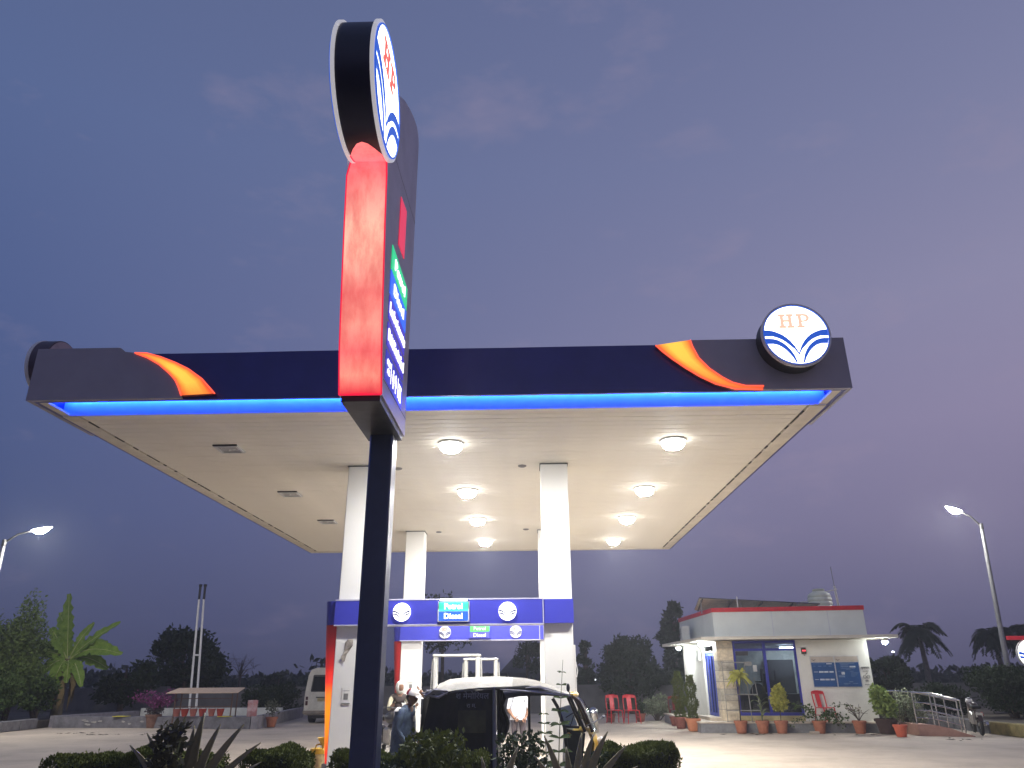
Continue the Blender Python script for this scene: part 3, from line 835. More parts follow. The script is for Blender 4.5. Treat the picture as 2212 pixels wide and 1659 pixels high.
# ------------------------------------------------------------------ office building
OA = Vector((6.14, 26.28, 0)); OU = Vector((4.61, -.48, 0)).normalized(); OV = Vector((-.032, 1, 0)).normalized()
OM = Matrix(((OU.x, OV.x, 0, 0), (OU.y, OV.y, 0, 0), (0, 0, 1, 0), (0, 0, 0, 1)))
def office():
    t = thing('office_building', 'small white single storey station office with blue glazing and red roof band', 'building', OA)
    W, D, P, H = 4.80, 5.0, .30, 2.74
    def put(m, name, mm, par=t, **k):
        m.xf(OM); return m.build(name, mm, par, smooth=k.pop('smooth', 0), **k)
    Mw = mat('office_wall_paint', (.70, .69, .62), .7, var=.10, scale=1.3, bump=.08, bscale=25)
    Mstone = mat('pillar_stone', (.62, .52, .37), .6, var=.16, scale=4)
    Mpar = mat('parapet_cladding', (.64, .68, .64), .4, var=.06, scale=1.5)
    Mred = mat('red_roof_band', (.55, .02, .03), .35, var=.08)
    Mfr = mat('blue_window_frame', (.03, .035, .30), .4, var=.06)
    Mpl = mat('plinth_grey', (.20, .20, .205), .8, var=.2, scale=5)
    Mtile = mat('plinth_floor', (.55, .47, .37), .6, var=.12, scale=4)
    # plinth
    m = MB(); m.box(-.85, W+.55, -.5, D+.3, -.03, .26); put(m, 'plinth', Mpl)
    m = MB(); m.box(-.88, W+.58, -.53, D+.3, .262, .30); put(m, 'plinth_floor', Mtile)
    m = MB(); m.box(-.38, .0, 0.15, 1.9, .302, .40); put(m, 'door_step', Mtile)
    # walls: window wall lx .52..2.55
    m = MB(); m.box(2.56, W, 0, .2, P, H); put(m, 'front_wall', Mw)
    m = MB(); m.box(.52, 2.56, .0, .2, P, .46); put(m, 'sill_wall', mat('sill_ochre', (.55, .46, .22), .7, var=.15))
    m = MB(); m.box(.0, .2, 1.92, D, P, H); put(m, 'side_wall', Mw)
    m = MB(); m.box(.0, .2, .45, 1.92, 2.62, H); put(m, 'side_lintel', Mw)
    m = MB(); m.box(W-.2, W, .2, D, P, H); put(m, 'side_wall', Mw)
    m = MB(); m.box(.2, W-.2, D-.2, D, P, H); put(m, 'back_wall', mat('interior_paint', (.6, .61, .61), .8))
    m = MB(); m.box(.2, W-.2, .21, D-.2, P-.005, P+.01); put(m, 'inner_floor', mat('inner_floor', (.12, .12, .13), .5))
    # pillar of stone blocks
    random.seed(5); z = P
    hs = [.34, .26, .36, .22, .34, .30, .40, .22]
    pil = MB(); pil.box(.012, .508, .012, .44, P, H); po = put(pil, 'pillar', Mpl)
    for i, h in enumerate(hs):
        z1 = min(H, z+h)
        m = MB(); m.box(.0, .52, .0, .45, z+.006, z1-.006 if z1 < H else H)
        put(m, 'stone_block', mat('stone_dark_%d' % (i % 3), [(.66, .56, .40), (.46, .42, .34), (.60, .53, .40)][(i*2) % 3], .6, var=.25, scale=7), po); z = z1
    # slab
    m = MB(); m.box(-.62, W+.72, -.62, D+.9, H+.02, H+.115); put(m, 'roof_slab', mat('slab_edge', (.60, .56, .47), .8, var=.12, scale=2))
    # parapet
    m = MB(); m.box(-.02, W+.05, -.03, .12, H+.12, 3.66); put(m, 'parapet', Mpar)
    m = MB(); m.box(-.02, .12, .123, D, H+.12, 3.66); put(m, 'parapet', Mpar)
    m = MB(); m.box(W-.07, W+.05, .123, D, H+.12, 3.66); put(m, 'parapet', Mpar)
    m = MB(); m.box(-.02, W+.05, D+.003, D+.12, H+.12, 3.66); put(m, 'parapet', Mpar)
    for i in (1.9, 3.7):
        m = MB(); m.box(i, i+.008, -.034, -.03, H+.13, 3.655); put(m, 'panel_joint', M_edge)
    for a in ((-.05, W+.08, -.06, .09), (-.05, .15, .093, D+.15), (W-.10, W+.08, .093, D+.15)):
        m = MB(); m.box(a[0], a[1], a[2], a[3], 3.662, 3.80); put(m, 'red_band', Mred)
    # front window: frame bars and panes
    wx0, wx1, z0, z1 = .545, 2.56, .46, H
    def bar(x0, x1, a, b, par=None, y=.02, nm='window_frame'):
        m = MB(); m.box(x0, x1, y, y+.08, a, b); return put(m, nm, Mfr, par or t)
    fw = bar(wx0, wx0+.055, z0, z1-.085)
    bar(wx1-.06, wx1-.003, z0, z1-.085); bar(wx0, wx1-.003, z1-.083, z1); bar(wx0+.057, wx1-.062, z0, z0+.09); bar(1.50, 1.585, z0+.092, z1-.085)
    bar(wx0+.057, 1.498, 2.42, 2.49); bar(1.587, wx1-.062, 2.42, 2.49)
    G = glass('window_glass', (.74, .80, .84), .08)
    for a, b in ((.60, 1.50), (1.585, 2.50)):
        m = MB(); m.box(a, b, .055, .065, .55, 2.42); put(m, 'pane', G)
        m = MB(); m.box(a, b, .055, .065, 2.49, 2.66); put(m, 'pane', glass('fanlight_glass', (.55, .6, .66), .35))
    # side door, folding blue leaves with glass
    for k in range(4):
        y0 = .47+k*.36
        m = MB()
        m.box(.06, .11, y0, y0+.05, .40, 2.40); m.box(.06, .11, y0+.30, y0+.345, .40, 2.40); m.box(.06, .11, y0+.052, y0+.298, .40, .50); m.box(.06, .11, y0+.052, y0+.298, 2.30, 2.40)
        d = put(m, 'door_leaf', mat('blue_door_frame', (.05, .08, .42), .35, var=.08))
        m = MB(); m.box(.08, .09, y0+.05, y0+.30, .50, 2.30); put(m, 'door_pane', G, d)
    m = MB(); m.box(.04, .13, .45, 1.92, 2.402, 2.45); put(m, 'door_rail', M_chrome)
    for k in range(2):
        m = MB(); m.box(.07, .08, .47+.72*k, 1.16+.72*k, 2.452, 2.61); put(m, 'fanlight', glass('fanlight_glass'))
    # little switch box beside the door
    m = MB(); m.box(-.09, -.005, 2.2, 2.5, 2.15, 2.50); put(m, 'meter_box', mat('meter_grey', (.4, .4, .36), .6))
    # interior
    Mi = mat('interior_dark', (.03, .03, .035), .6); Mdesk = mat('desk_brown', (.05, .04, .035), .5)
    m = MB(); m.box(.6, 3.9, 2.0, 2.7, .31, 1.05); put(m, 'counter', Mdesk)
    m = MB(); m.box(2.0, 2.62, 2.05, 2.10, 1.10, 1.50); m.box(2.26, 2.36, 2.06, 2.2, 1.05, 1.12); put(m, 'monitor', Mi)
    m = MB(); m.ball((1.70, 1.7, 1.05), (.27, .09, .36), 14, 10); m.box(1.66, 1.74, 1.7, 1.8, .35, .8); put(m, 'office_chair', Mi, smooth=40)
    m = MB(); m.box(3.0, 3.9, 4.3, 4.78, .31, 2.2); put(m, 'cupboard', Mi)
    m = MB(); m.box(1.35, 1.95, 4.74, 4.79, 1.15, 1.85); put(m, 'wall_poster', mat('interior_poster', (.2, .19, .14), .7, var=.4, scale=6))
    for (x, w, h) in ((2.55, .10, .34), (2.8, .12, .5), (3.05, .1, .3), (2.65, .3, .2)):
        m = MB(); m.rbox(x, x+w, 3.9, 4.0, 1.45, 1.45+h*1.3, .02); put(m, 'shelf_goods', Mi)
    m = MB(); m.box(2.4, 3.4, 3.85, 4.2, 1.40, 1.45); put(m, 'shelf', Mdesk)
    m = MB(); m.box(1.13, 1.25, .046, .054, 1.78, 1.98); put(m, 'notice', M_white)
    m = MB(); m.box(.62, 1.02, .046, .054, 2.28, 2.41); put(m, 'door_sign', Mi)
    # interior tube light
    m = MB(); m.box(3.2, 4.3, 3.4, 3.46, 2.58, 2.62); put(m, 'tube_light', glow('tube_lit', (.9, .97, 1), 75))
    m = MB(); m.box(.2, W-.2, .2, D-.2, H-.04, H-.0); put(m, 'ceiling', mat('interior_paint', (.6, .61, .61), .8))
    return t
office()

def office_fittings():
    def at(lx, ly, z=0): return OA + OM.to_3x3() @ Vector((lx, ly, z))
    RZ = atan2(OU.y, OU.x)
    EL = glow('bulkhead_lens', (.93, 1.0, 1.0), 560)
    for lx, ly, z, lab in ((-.40, 3.9, 2.66, 'bright bulkhead lamp under the office slab at its far side'), (-.2, 1.2, 2.70, 'bright lamp under the office slab above the blue door'), (5.32, -.12, 2.66, 'bright lamp under the office slab end over the ramp')):
        t = thing('bulkhead_lamp', lab, 'lamp', at(lx, ly, z), RZ, 'lamps under the office slab')
        m = MB(); m.lathe([(.10, .09), (.11, .03), (.09, .0)], n=16); m.build('base', M_white, t)
        m = MB(); m.lathe([(0, -.085), (.045, -.075), (.075, -.045), (.085, 0)], n=16); m.build('globe', EL, t)
    # information boards
    t = thing('information_board', 'double blue notice board with white text and cream header on the office wall', 'notice board', at(2.96, -.005, 1.31), RZ)
    Mb = mat('board_blue', (.018, .075, .22), .35, var=.06, scale=3); Mh = mat('board_header', (.50, .44, .37), .6, var=.1); Mt = mat('board_white', (.55, .6, .66), .5); Mq = mat('board_dull_text', (.16, .24, .38), .5)
    for k in range(2):
        x0 = k*.755
        m = MB(); m.box(x0-.02, x0+.74, -.02, 0, -.02, .93); fr = m.build('frame', M_steel if False else mat('alu_frame', (.55, .56, .56), .4, metal=.4), t, smooth=0)
        m = MB(); m.box(x0, x0+.715, -.026, -.021, 0, .73); m.build('blue_panel', Mb, t, smooth=0)
        m = MB(); m.box(x0, x0+.715, -.026, -.021, .745, .91); m.build('header', Mh, t, smooth=0)
        m = MB()
        for sg in (-1, 1): m.prism([(x0+.09, .80), (x0+.09+sg*.03, .815), (x0+.09+sg*.06, .84), (x0+.09+sg*.06, .825), (x0+.09+sg*.03, .80), (x0+.09, .785)][::sg], 'y', -.030, -.027)
        m.build('header_emblem', M_black, t, smooth=0)
    def marks(rects, mm, nm='text_mark'):
        for (x0, x1, z0, z1) in rects:
            m = MB(); m.box(x0, x1, -.030, -.0265, z0, z1); m.build(nm, mm, t, smooth=0)
    marks([(.47, .64, .675, .71), (.05, .17, .438, .452), (.21, .35, .422, .468), (.37, .50, .422, .468), (.53, .66, .422, .468), (.05, .17, .208, .222), (.21, .35, .192, .238), (.37, .50, .192, .238), (.53, .66, .192, .238), (1.18, 1.36, .575, .62), (.90, 1.0, .36, .44)], Mt)
    marks([(.05, .44, .685, .70), (.05, .12, .615, .628), (.2, .31, .608, .628), (.37, .45, .615, .628), (.53, .62, .61, .628), (.88, 1.34, .69, .712), (.90, 1.15, .64, .66), (.90, 1.15, .585, .605), (.90, 1.34, .54, .552), (1.05, 1.2, .51, .522), (.80, 1.0, .455, .465), (1.17, 1.28, .452, .468), (1.19, 1.44, .41, .42), (1.19, 1.40, .375, .385), (1.19, 1.36, .34, .35), (1.19, 1.30, .305, .315), (.80, .99, .28, .34), (1.1, 1.22, .135, .155), (.92, 1.12, .085, .10), (1.20, 1.36, .085, .10), (.93, 1.05, .05, .06)], Mq)
    # painted sign with a crossed pipe
    t = thing('painted_wall_notice', 'small black painted no smoking notice near the office wall edge', 'notice', at(4.62, -.004, 1.62), RZ)
    Mk = mat('black_wall_paint', (.05, .05, .05), .7, var=.3, scale=30)
    lettering('धूम्रपान', .085, Mk, t, (0, 0, .25)); lettering('NO SMOKING', .03, Mk, t, (0, 0, .15)); lettering('निषेध', .06, Mk, t, (0, 0, -.15)); lettering('PROHIBITED', .03, Mk, t, (0, 0, -.25))
    m = MB()
    for x in (-.055, .055): m.tube([(x+.045*cos(a), -.003, -.02+.045*sin(a)) for a in [i*pi/8 for i in range(17)]], .006, 5)
    m.tube([(-.02, -.003, .05), (.05, -.003, .10)], .008, 5); m.build('pictogram', Mk, t)
    # electricity meter with red display
    t = thing('wall_meter', 'small dark meter box with glowing red digits beside the office window', 'meter', at(2.78, -.003, 2.31), RZ)
    m = MB(); m.rbox(-.075, .075, -.06, 0, 0, .19, .01); m.build('case', mat('meter_case', (.05, .045, .03), .6), t)
    m = MB(); m.box(-.05, .06, -.064, -.061, .08, .12); m.build('display', glow('red_digits', (1, .06, .08), 1.6), t, smooth=0)
    m = MB(); m.tube([(0, -.02, 0), (.0, -.03, -.05), (.03, -.03, -.06)], .008, 6); m.build('cable', M_black, t)
    # water tank on the roof
    t = thing('water_tank', 'pale green ribbed plastic water tank on the office roof', 'water tank', at(4.17, 1.6, 3.66), RZ)
    prof = [(.02, 0)]; 
    for i in range(4):
        z = .02+i*.135
        prof += [(.385, z), (.41, z+.02), (.41, z+.10), (.385, z+.125)]
    prof += [(.40, .58), (.36, .68), (.22, .75), (.20, .76)]
    m = MB(); m.lathe(prof, n=28); m.build('body', mat('tank_plastic', (.70, .73, .60), .5, var=.06), t, smooth=50)
    m = MB(); m.lathe([(.20, .755), (.21, .83), (.17, .85), (0.0, .86)], n=20); m.build('lid', mat('tank_lid', (.5, .53, .43), .5), t)
    m = MB(); m.tube([(.2, 0, .74), (.66, .05, .84)], .02, 8); m.tube([(-.4, -.1, .42), (-.72, -.2, .40)], .018, 8); m.build('pipe', M_white, t)
    # antenna pole
    o = MB(); o.tube([(0, 0, 0), (-.05, 0, .95)], [.045, .042], 10); t = o.build('antenna_mast', M_white); t.location = at(4.83, 1.7, 3.66)
    tag(t, 'white mast with thin rod behind the water tank on office roof', 'mast')
    m = MB(); m.tube([(-.05, 0, .92), (-.075, 0, 1.62)], .012, 6); m.build('rod', M_galv, t)
    # solar panels, tilted, seen from below
    t = thing('solar_array', 'tilted solar panel array on thin posts over the office roof', 'solar panel', at(-.3, .4, 3.66), RZ)
    Mu = mat('panel_underside', (.74, .68, .58), .6, var=.15); Mc = mat('solar_cells', (.012, .016, .04), .15)
    for k in range(4):
        x0 = k*1.0
        # the array slopes down to the right in the picture, front edge low
        def z(x, y): return .60-.085*x+.0*y
        zf = .30
        a = [(x0, 0, .50-.068*x0), (x0+.985, 0, .50-.068*(x0+.985)), (x0+.965, 1.75, .24-.03*(x0+1.0)), (x0-.02, 1.75, .24-.03*x0)]
        up = [(p[0], p[1], p[2]+.035) for p in a]
        m = MB(); m.add(a, [(0, 1, 2, 3)]); pn = m.build('panel', Mu, t, normals=False, smooth=0)
        m = MB(); m.add(up, [(0, 1, 2, 3)]); m.build('cell_sheet', Mc, pn, smooth=0)
        m = MB()
        for i in range(4):
            p, q, P2, Q = a[i], a[(i+1) % 4], up[i], up[(i+1) % 4]
            m.add([p, q, Q, P2], [(0, 1, 2, 3)])
        m.build('panel_frame', mat('dark_alu', (.10, .10, .10), .4, metal=.5), pn, smooth=0)
        m = MB(); m.tube([(x0+.1, .02, .47-.068*(x0+.1)), (x0+.1, 1.7, .21-.03*(x0+.1))], .03, 6); m.build('rail', mat('dark_alu', (.10, .10, .10), .4, metal=.5), pn)
    for x in (.05, 1.4, 3.2):
        m = MB(); m.cyl((x+.12, 1.6, 0), (x+.12, 1.6, .22-.03*x), .018, n=8); m.build('post', M_galv, t)
        m = MB(); m.cyl((x, .1, 0), (x, .1, .46-.066*x), .018, n=8); m.build('post', M_galv, t)
    m = MB(); m.cyl((1.25, -.12, .0), (1.25, -.12, .52), .018, n=8); m.build('post', M_white, t)
    # outdoor air conditioner on the slab
    t = thing('air_conditioner', 'pale air conditioner unit standing on the office side slab', 'air conditioner', at(-.34, 2.9, 2.86), RZ)
    m = MB(); m.rbox(-.15, .15, -.4, .4, 0, .52, .02); m.build('case', mat('ac_case', (.45, .47, .47), .5, var=.1), t)
    m = MB(); m.box(-.153, -.151, -.38, .38, .24, .26); m.build('groove', M_black, t, smooth=0)
    m = MB(); m.tube([(-.155, .0+.19*cos(a), .26+.19*sin(a)) for a in [i*pi/10 for i in range(21)]], .008, 5); m.build('fan_grille', M_black, t)
    # steel plant rack leaning by the pillar
    t = thing('plant_rack', 'thin steel shelf rack standing in front of the office stone pillar', 'rack', at(.10, -.42, .30), RZ)
    Ms = mat('rack_steel', (.28, .27, .25), .5, metal=.5)
    for (xa, xb) in ((.60, .66), (.86, .98)):
        m = MB(); m.tube([(xa+.02, 0, 1.78 if xa < .7 else 1.3), (xb, -.1, 0)], .014, 6); m.build('post', Ms, t)
    for xa in (-.08,):
        m = MB(); m.tube([(xa, 0, 1.8), (xa-.0, -.02, 0)], .012, 6); m.build('post', Ms, t)
    for z, xb in ((1.76, .70), (1.26, .72), (.80, .92), (.33, .98)):
        m = MB(); m.box(-.09, xb, -.12, .10, z-.012, z+.012); m.build('shelf', Ms, t, smooth=0)
    for i in range(5):
        m = MB(); m.tube([(.25+i*.13, -.1, .80), (.25+i*.13, -.1, 1.26)], .008, 5); m.build('rod', Ms, t)
    m = MB(); m.box(.62, .84, -.10, .05, 1.66, 1.78); m.build('tray', Ms, t, smooth=0)
    # loose brick by the plinth
    m = MB(); m.rbox(-.14, .14, -.06, .06, 0, .07, .01); o = m.build('loose_brick', mat('pale_brick', (.45, .38, .30), .9, var=.2)); o.location = at(2.4, -1.0, 0); o.rotation_euler = (0, 0, .1)
    tag(o, 'pale brick lying on the ground between flower pots at the plinth', 'brick')
    # ramp with two steel railings
    t = thing('entrance_ramp', 'reddish access ramp with curved stainless steel railings beside the office', 'ramp', at(5.0, -.4, 0), RZ)
    Mr = mat('ramp_tile', (.36, .20, .15), .7, var=.12)
    rows = []
    pr = [(.30, .30), (.75, .285), (1.15, .20), (1.45, .09), (1.72, .005)]
    m = MB()
    for x, z in pr: rows.append([(x-.25, 1.0+.0*x, z), (x+.05-.25*.2, -1.1-.2*x, z)])
    m.grid(rows); rows2 = [[(p[0], p[1], -.03) for p in r] for r in rows]
    k = len(m.v); m.grid(rows2)
    for j in (0, 1):
        for i in range(len(rows)-1): m.f.append((i*2+j, (i+1)*2+j, k+(i+1)*2+j, k+i*2+j)); m.mi.append(0)
    m.f.append((0, 1, k+1, k)); m.mi.append(0)
    m.build('ramp_slab', Mr, t, smooth=0)
    def railing(pts, posts, name='railing'):
        m = MB(); m.tube([(x, y, z) for x, y, z in pts[0]], .026, 8); r = m.build('railing', M_steel, t)
        for h in pts[1:]:
            m = MB(); m.tube(h, .014, 6); m.build('rail_bar', M_steel, r)
        for a, b in posts:
            m = MB(); m.tube([a, b], .024, 8); m.build('rail_post', M_steel, r)
            m = MB(); m.ball(b, .03, 8, 6); m.build('post_cap', M_steel, r)
        return r
    near = [(.35, -1.0, .30), (.8, -1.12, .285), (1.15, -1.2, .20), (1.55, -1.28, .09)]
    far = [(-.1, .95, .30), (.55, .95, .30), (1.1, .9, .26), (1.6, .7, .15), (2.1, .35, .02)]
    for base in (near, far):
        H = .86
        lines = [[(x, y, z+H) for x, y, z in base]] + [[(x, y, z+H*f_) for x, y, z in base] for f_ in (.68, .44, .2)]
        railing(lines, [((x, y, z-.02), (x, y, z+H)) for x, y, z in base[::1]])
    e = far[-1]; m = MB(); m.tube([(e[0]+.1, e[1]-.02, 0), (e[0]+.1, e[1]-.02, .55)], .024, 8); m.build('rail_post', M_steel, t)
office_fittings()

# ------------------------------------------------------------------ plastic chairs
def make_chair(name, label, loc, rz, colr, scale=1.0, group=None):
    t = thing(name, label, 'chair', loc, rz, group)
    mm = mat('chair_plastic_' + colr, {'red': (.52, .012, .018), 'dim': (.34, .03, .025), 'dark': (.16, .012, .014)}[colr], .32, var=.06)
    # faces -Y
    m = MB(); m.rbox(-.22, .22, -.22, .20, .405, .43, .012); m.build('seat', mm, t)
    rows = []
    for i in range(8):
        z = .43+.45*i/7; w = .225+.01*sin(i/7*pi); y = .2+.09*(i/7)
        rows.append([(w*s, y-.03*(s*s)*1.5+.02, z+(.03*(1-s*s) if i == 7 else 0)) for s in (-1, -.7, -.35, 0, .35, .7, 1)])
    # backrest as bands: rim, centre splat
    m = MB(); m.tube([rows[0][0]]+[r[0] for r in rows[1:]]+[rows[-1][j] for j in range(1, 6)]+[r[6] for r in rows[::-1]], .018, 6); br = m.build('backrest', mm, t)
    m = MB(); n0 = len(m.v)
    for (a, b) in ((2, 4), ):
        m.grid([[r[j] for j in range(a, b+1)] for r in rows]); m.grid([[(r[j][0], r[j][1]+.012, r[j][2]) for j in range(a, b+1)] for r in rows])
    m.build('splat', mm, br, smooth=60)
    m = MB(); m.grid([[(r[j][0], r[j][1]-.002, r[j][2]) for j in range(7)] for r in rows[-2:]]); m.grid([[(r[j][0], r[j][1]+.014, r[j][2]) for j in range(7)] for r in rows[-2:]]); m.build('top_rail', mm, br, smooth=60)
    for sx in (-1, 1):
        for sy in (-1, 1):
            m = MB(); m.tube([(sx*.2, sy*.19, .41), (sx*.23, sy*.23 if sy < 0 else .26, 0)], [.026, .02], 6, flat=.7); m.build('leg', mm, t)
    for sx in (-1, 1):
        m = MB(); m.tube([(sx*.215, -.21, .2), (sx*.215, .235, .2)], .012, 6); m.build('stretcher', mm, t)
    t.scale = (scale,)*3
    return t
g = 'red plastic chairs'
make_chair('plastic_chair', 'red plastic chair standing nearer the fuel pumps of the pair', (3.12, 30.9, 0), .25, 'red', 1.08, g)
make_chair('plastic_chair', 'red plastic chair standing nearer the office of the pair', (3.75, 30.7, 0), .2, 'red', 1.08, g)
make_chair('plastic_chair', 'red plastic chair without arms on the office plinth under notice board', tuple(OA+OM.to_3x3() @ Vector((3.05, -.38, .30))), .35, 'red', .98, g)
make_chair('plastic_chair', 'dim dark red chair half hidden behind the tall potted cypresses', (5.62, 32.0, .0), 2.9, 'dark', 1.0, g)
# ------------------------------------------------------------------ plants
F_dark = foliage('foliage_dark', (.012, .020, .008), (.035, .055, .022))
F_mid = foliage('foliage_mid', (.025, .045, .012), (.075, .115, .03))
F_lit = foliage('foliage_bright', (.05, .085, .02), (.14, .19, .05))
F_hedge = foliage('foliage_hedge', (.028, .040, .007), (.105, .125, .018), scale=5)
F_yel = foliage('foliage_yellow', (.20, .21, .03), (.48, .45, .10), scale=6)
F_dry = foliage('foliage_dry', (.10, .07, .03), (.25, .19, .09))
F_pink = foliage('bougainvillea', (.13, .03, .10), (.30, .08, .22), scale=5)
F_agave = foliage('agave_skin', (.15, .135, .075), (.28, .25, .15), scale=1.5, rough=.4)
F_banana = foliage('banana_leaf', (.07, .14, .02), (.23, .33, .06), scale=4, trans=.3)
M_bark = mat('bark', (.075, .055, .04), .9, var=.3, scale=8, bump=.6)
M_stem = mat('green_stem', (.10, .12, .05), .6, var=.2)

def leaf_into(m, p, L, w, rnd, up=.3, tri=False):
    d = Vector((rnd.gauss(0, 1), rnd.gauss(0, 1), rnd.gauss(0, 1)+up))
    if d.length < 1e-4: d = Vector((0, 0, 1))
    d.normalize()
    s = d.cross(Vector((rnd.gauss(0, 1), rnd.gauss(0, 1), rnd.gauss(0, 1))))
    if s.length < 1e-4: s = d.orthogonal()
    s.normalize()
    a = p; b = p + d*L
    mid = p + d*(L*.5)
    m.add([a, mid+s*w*.5, b, mid-s*w*.5], [(0, 1, 2, 3)])

def crown_mesh(blobs, n, L, w, rnd, shell=.45, up=.3):
    """leaf-sized faces spread through several uneven clumps"""
    m = MB()
    vol = [b[1]*b[2]*b[3] for b in blobs]; tot = sum(v**.7 for v in vol)
    for (c, rx, ry, rz), v in zip(blobs, vol):
        k = int(n*(v**.7)/tot)
        for _ in range(k):
            d = Vector((rnd.gauss(0, 1), rnd.gauss(0, 1), rnd.gauss(0, 1))).normalized()
            r = shell + (1-shell)*rnd.random()**.6
            r *= 1+.12*sin(d.x*7+c[0])+.10*sin(d.z*9+c[1]*3)
            p = Vector(c) + Vector((d.x*rx, d.y*ry, d.z*rz))*r
            s = rnd.uniform(.6, 1.4)
            leaf_into(m, p, L*s, w*s, rnd, up)
    return m

def tree(name, label, x, y, h, rx, cz, rz, lm, seed, n=5200, L=.30, trunk=.13, z0=0, clumps=16, group='trees behind the station', conic=False, lean=0, cat='tree', bare=False):
    rnd = random.Random(seed)
    t = thing(name, label, cat, (x, y, z0), rnd.uniform(0, 6), group)
    m = MB()
    top = Vector((lean, 0, cz))
    pts = [Vector((0, 0, -.05)), Vector((rnd.uniform(-.1, .1), rnd.uniform(-.1, .1), cz*.4)), top, Vector((lean, 0, cz+rz*.6))]
    m.tube(pts, [trunk*1.25, trunk, trunk*.7, trunk*.2], 8)
    blobs = []
    for i in range(clumps):
        a = rnd.uniform(0, 2*pi); v = rnd.uniform(-.85, .85)
        q = sqrt(max(0.05, 1-v*v)); r = rnd.uniform(.35, .78)
        if conic: q *= (1-(v+1)/2*.75); 
        c = Vector((lean+cos(a)*q*rx*r, sin(a)*q*rx*r, cz+v*rz*(.8)))
        s = rnd.uniform(.28, .46)*(1 if not conic else .8*(1.15-(v+1)/2*.5))
        blobs.append((c, rx*s, rx*s, min(rz, rx)*s*rnd.uniform(.7, 1.0)))
        m.tube([top*.75 + Vector((0, 0, rnd.uniform(-.2, .3)*rz)), (top*.6+c)*.5/.8*.8 if False else (top*.8).lerp(c, .5)+Vector((0, 0, .1)), c], [trunk*.4, trunk*.25, trunk*.06], 5)
    if bare:
        for b in blobs:
            for k in range(9):
                d = Vector((rnd.gauss(0, 1), rnd.gauss(0, 1), rnd.gauss(.6, .8))).normalized()
                m.tube([b[0], b[0]+d*rx*.25+Vector((0, 0, .05)), b[0]+d*rx*.5+Vector((rnd.uniform(-.1, .1),)*3)], [trunk*.12, trunk*.07, trunk*.02], 4)
    m.build('trunk', M_bark, t, smooth=60)
    if not bare or n: crown_mesh(blobs, n, L, L*.5, rnd).build('crown', lm, t, normals=False, smooth=0)
    return t

def bush(name, label, x, y, w, d, h, lm, seed, n=3000, L=.16, z0=0, group=None, cat='shrub', clumps=10):
    rnd = random.Random(seed)
    t = thing(name, label, cat, (x, y, z0), 0, group)
    blobs = []; m = MB()
    for i in range(clumps):
        a = rnd.uniform(0, 2*pi); r = rnd.random()**.5
        zz = rnd.uniform(.25, .8)
        c = Vector((cos(a)*r*w*.36, sin(a)*r*d*.36, h*zz))
        s = rnd.uniform(.2, .34)
        blobs.append((c, w*s, d*s, h*s*.8))
        m.tube([(c.x*.2, c.y*.2, -.02), (c.x*.6, c.y*.6, c.z*.5), c], [.03, .02, .008], 5)
    m.build('stem', M_bark, t)
    crown_mesh(blobs, n, L, L*.5, rnd).build('foliage', lm, t, normals=False, smooth=0)
    return t

def blade(m, mid, width, nrm, torn=0.0, rnd=None, fold=.25, ws=None):
    """long leaf along the points mid; nrm is roughly the upper side"""
    k = len(mid); rows = []
    for i, p in enumerate(mid):
        p = Vector(p); d = (Vector(mid[min(i+1, k-1)])-Vector(mid[max(i-1, 0)])).normalized()
        s = d.cross(Vector(nrm)); s = s.normalized() if s.length > 1e-5 else d.orthogonal()
        n = s.cross(d)
        t = i/(k-1); w = width*(ws(t) if ws else sin(pi*min(1, .06+t*.94))**.6)*.5
        jl = jr = 1
        if torn and rnd: jl = 1-torn*rnd.random()*(i % 2); jr = 1-torn*rnd.random()*((i+1) % 2)
        rows.append([p-s*w*jl+n*w*fold, p-s*w*.5+n*w*fold*.35, p, p+s*w*.5+n*w*fold*.35, p+s*w*jr+n*w*fold])
    m.grid(rows)

# ---- hedges in the median: closely clipped, leaf by leaf over a twiggy core
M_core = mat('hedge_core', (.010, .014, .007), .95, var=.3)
def hedge(label, x0, x1, y0, y1, h, seed, n):
    rnd = random.Random(seed)
    t = thing('clipped_hedge', label, 'hedge', ((x0+x1)/2, (y0+y1)/2, .12), 0, 'clipped hedges in the median')
    w, d = (x1-x0)/2, (y1-y0)/2
    m = MB(); 
    rows = []
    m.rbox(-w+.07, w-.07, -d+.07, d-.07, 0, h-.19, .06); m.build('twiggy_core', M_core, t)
    m = MB()
    for _ in range(n):
        f = rnd.random()
        wob = lambda a, b: .05*sin(a*5.1+seed)+.035*sin(a*11+b*3)
        if f < .46:
            u, v = rnd.uniform(-w, w), rnd.uniform(-d, d)
            e = max(0, abs(u)/w-.86)*1.2+max(0, abs(v)/d-.8)*.5
            p = Vector((u, v, h-.12-e*.55+wob(u, v)-rnd.random()**2*.10)); up = 1.6
        elif f < .80:
            u, z = rnd.uniform(-w, w), rnd.uniform(.0, h-.14)
            p = Vector((u, (-d if rnd.random() < .6 else d)*(1-rnd.random()**2*.12)+wob(u, z)*.6, z)); up = .5
        else:
            v, z = rnd.uniform(-d, d), rnd.uniform(.0, h-.16)
            p = Vector(((-w if rnd.random() < .5 else w)*(1-rnd.random()**2*.08)+wob(v, z)*.6, v, z)); up = .5
        s = rnd.uniform(.7, 1.3)
        leaf_into(m, p, .042*s, .020*s, rnd, up)
    for _ in range(int(w*9)):       # stray shoots
        u, v = rnd.uniform(-w*.8, w*.8), rnd.uniform(-d*.6, d*.6)
        b = Vector((u, v, h-.20)); L = rnd.uniform(.07, .13)
        for k in range(5): leaf_into(m, b+Vector((0, 0, L*k/5+.02)), .045, .02, rnd, 1.6)
    m.build('foliage', F_hedge, t, normals=False, smooth=0)
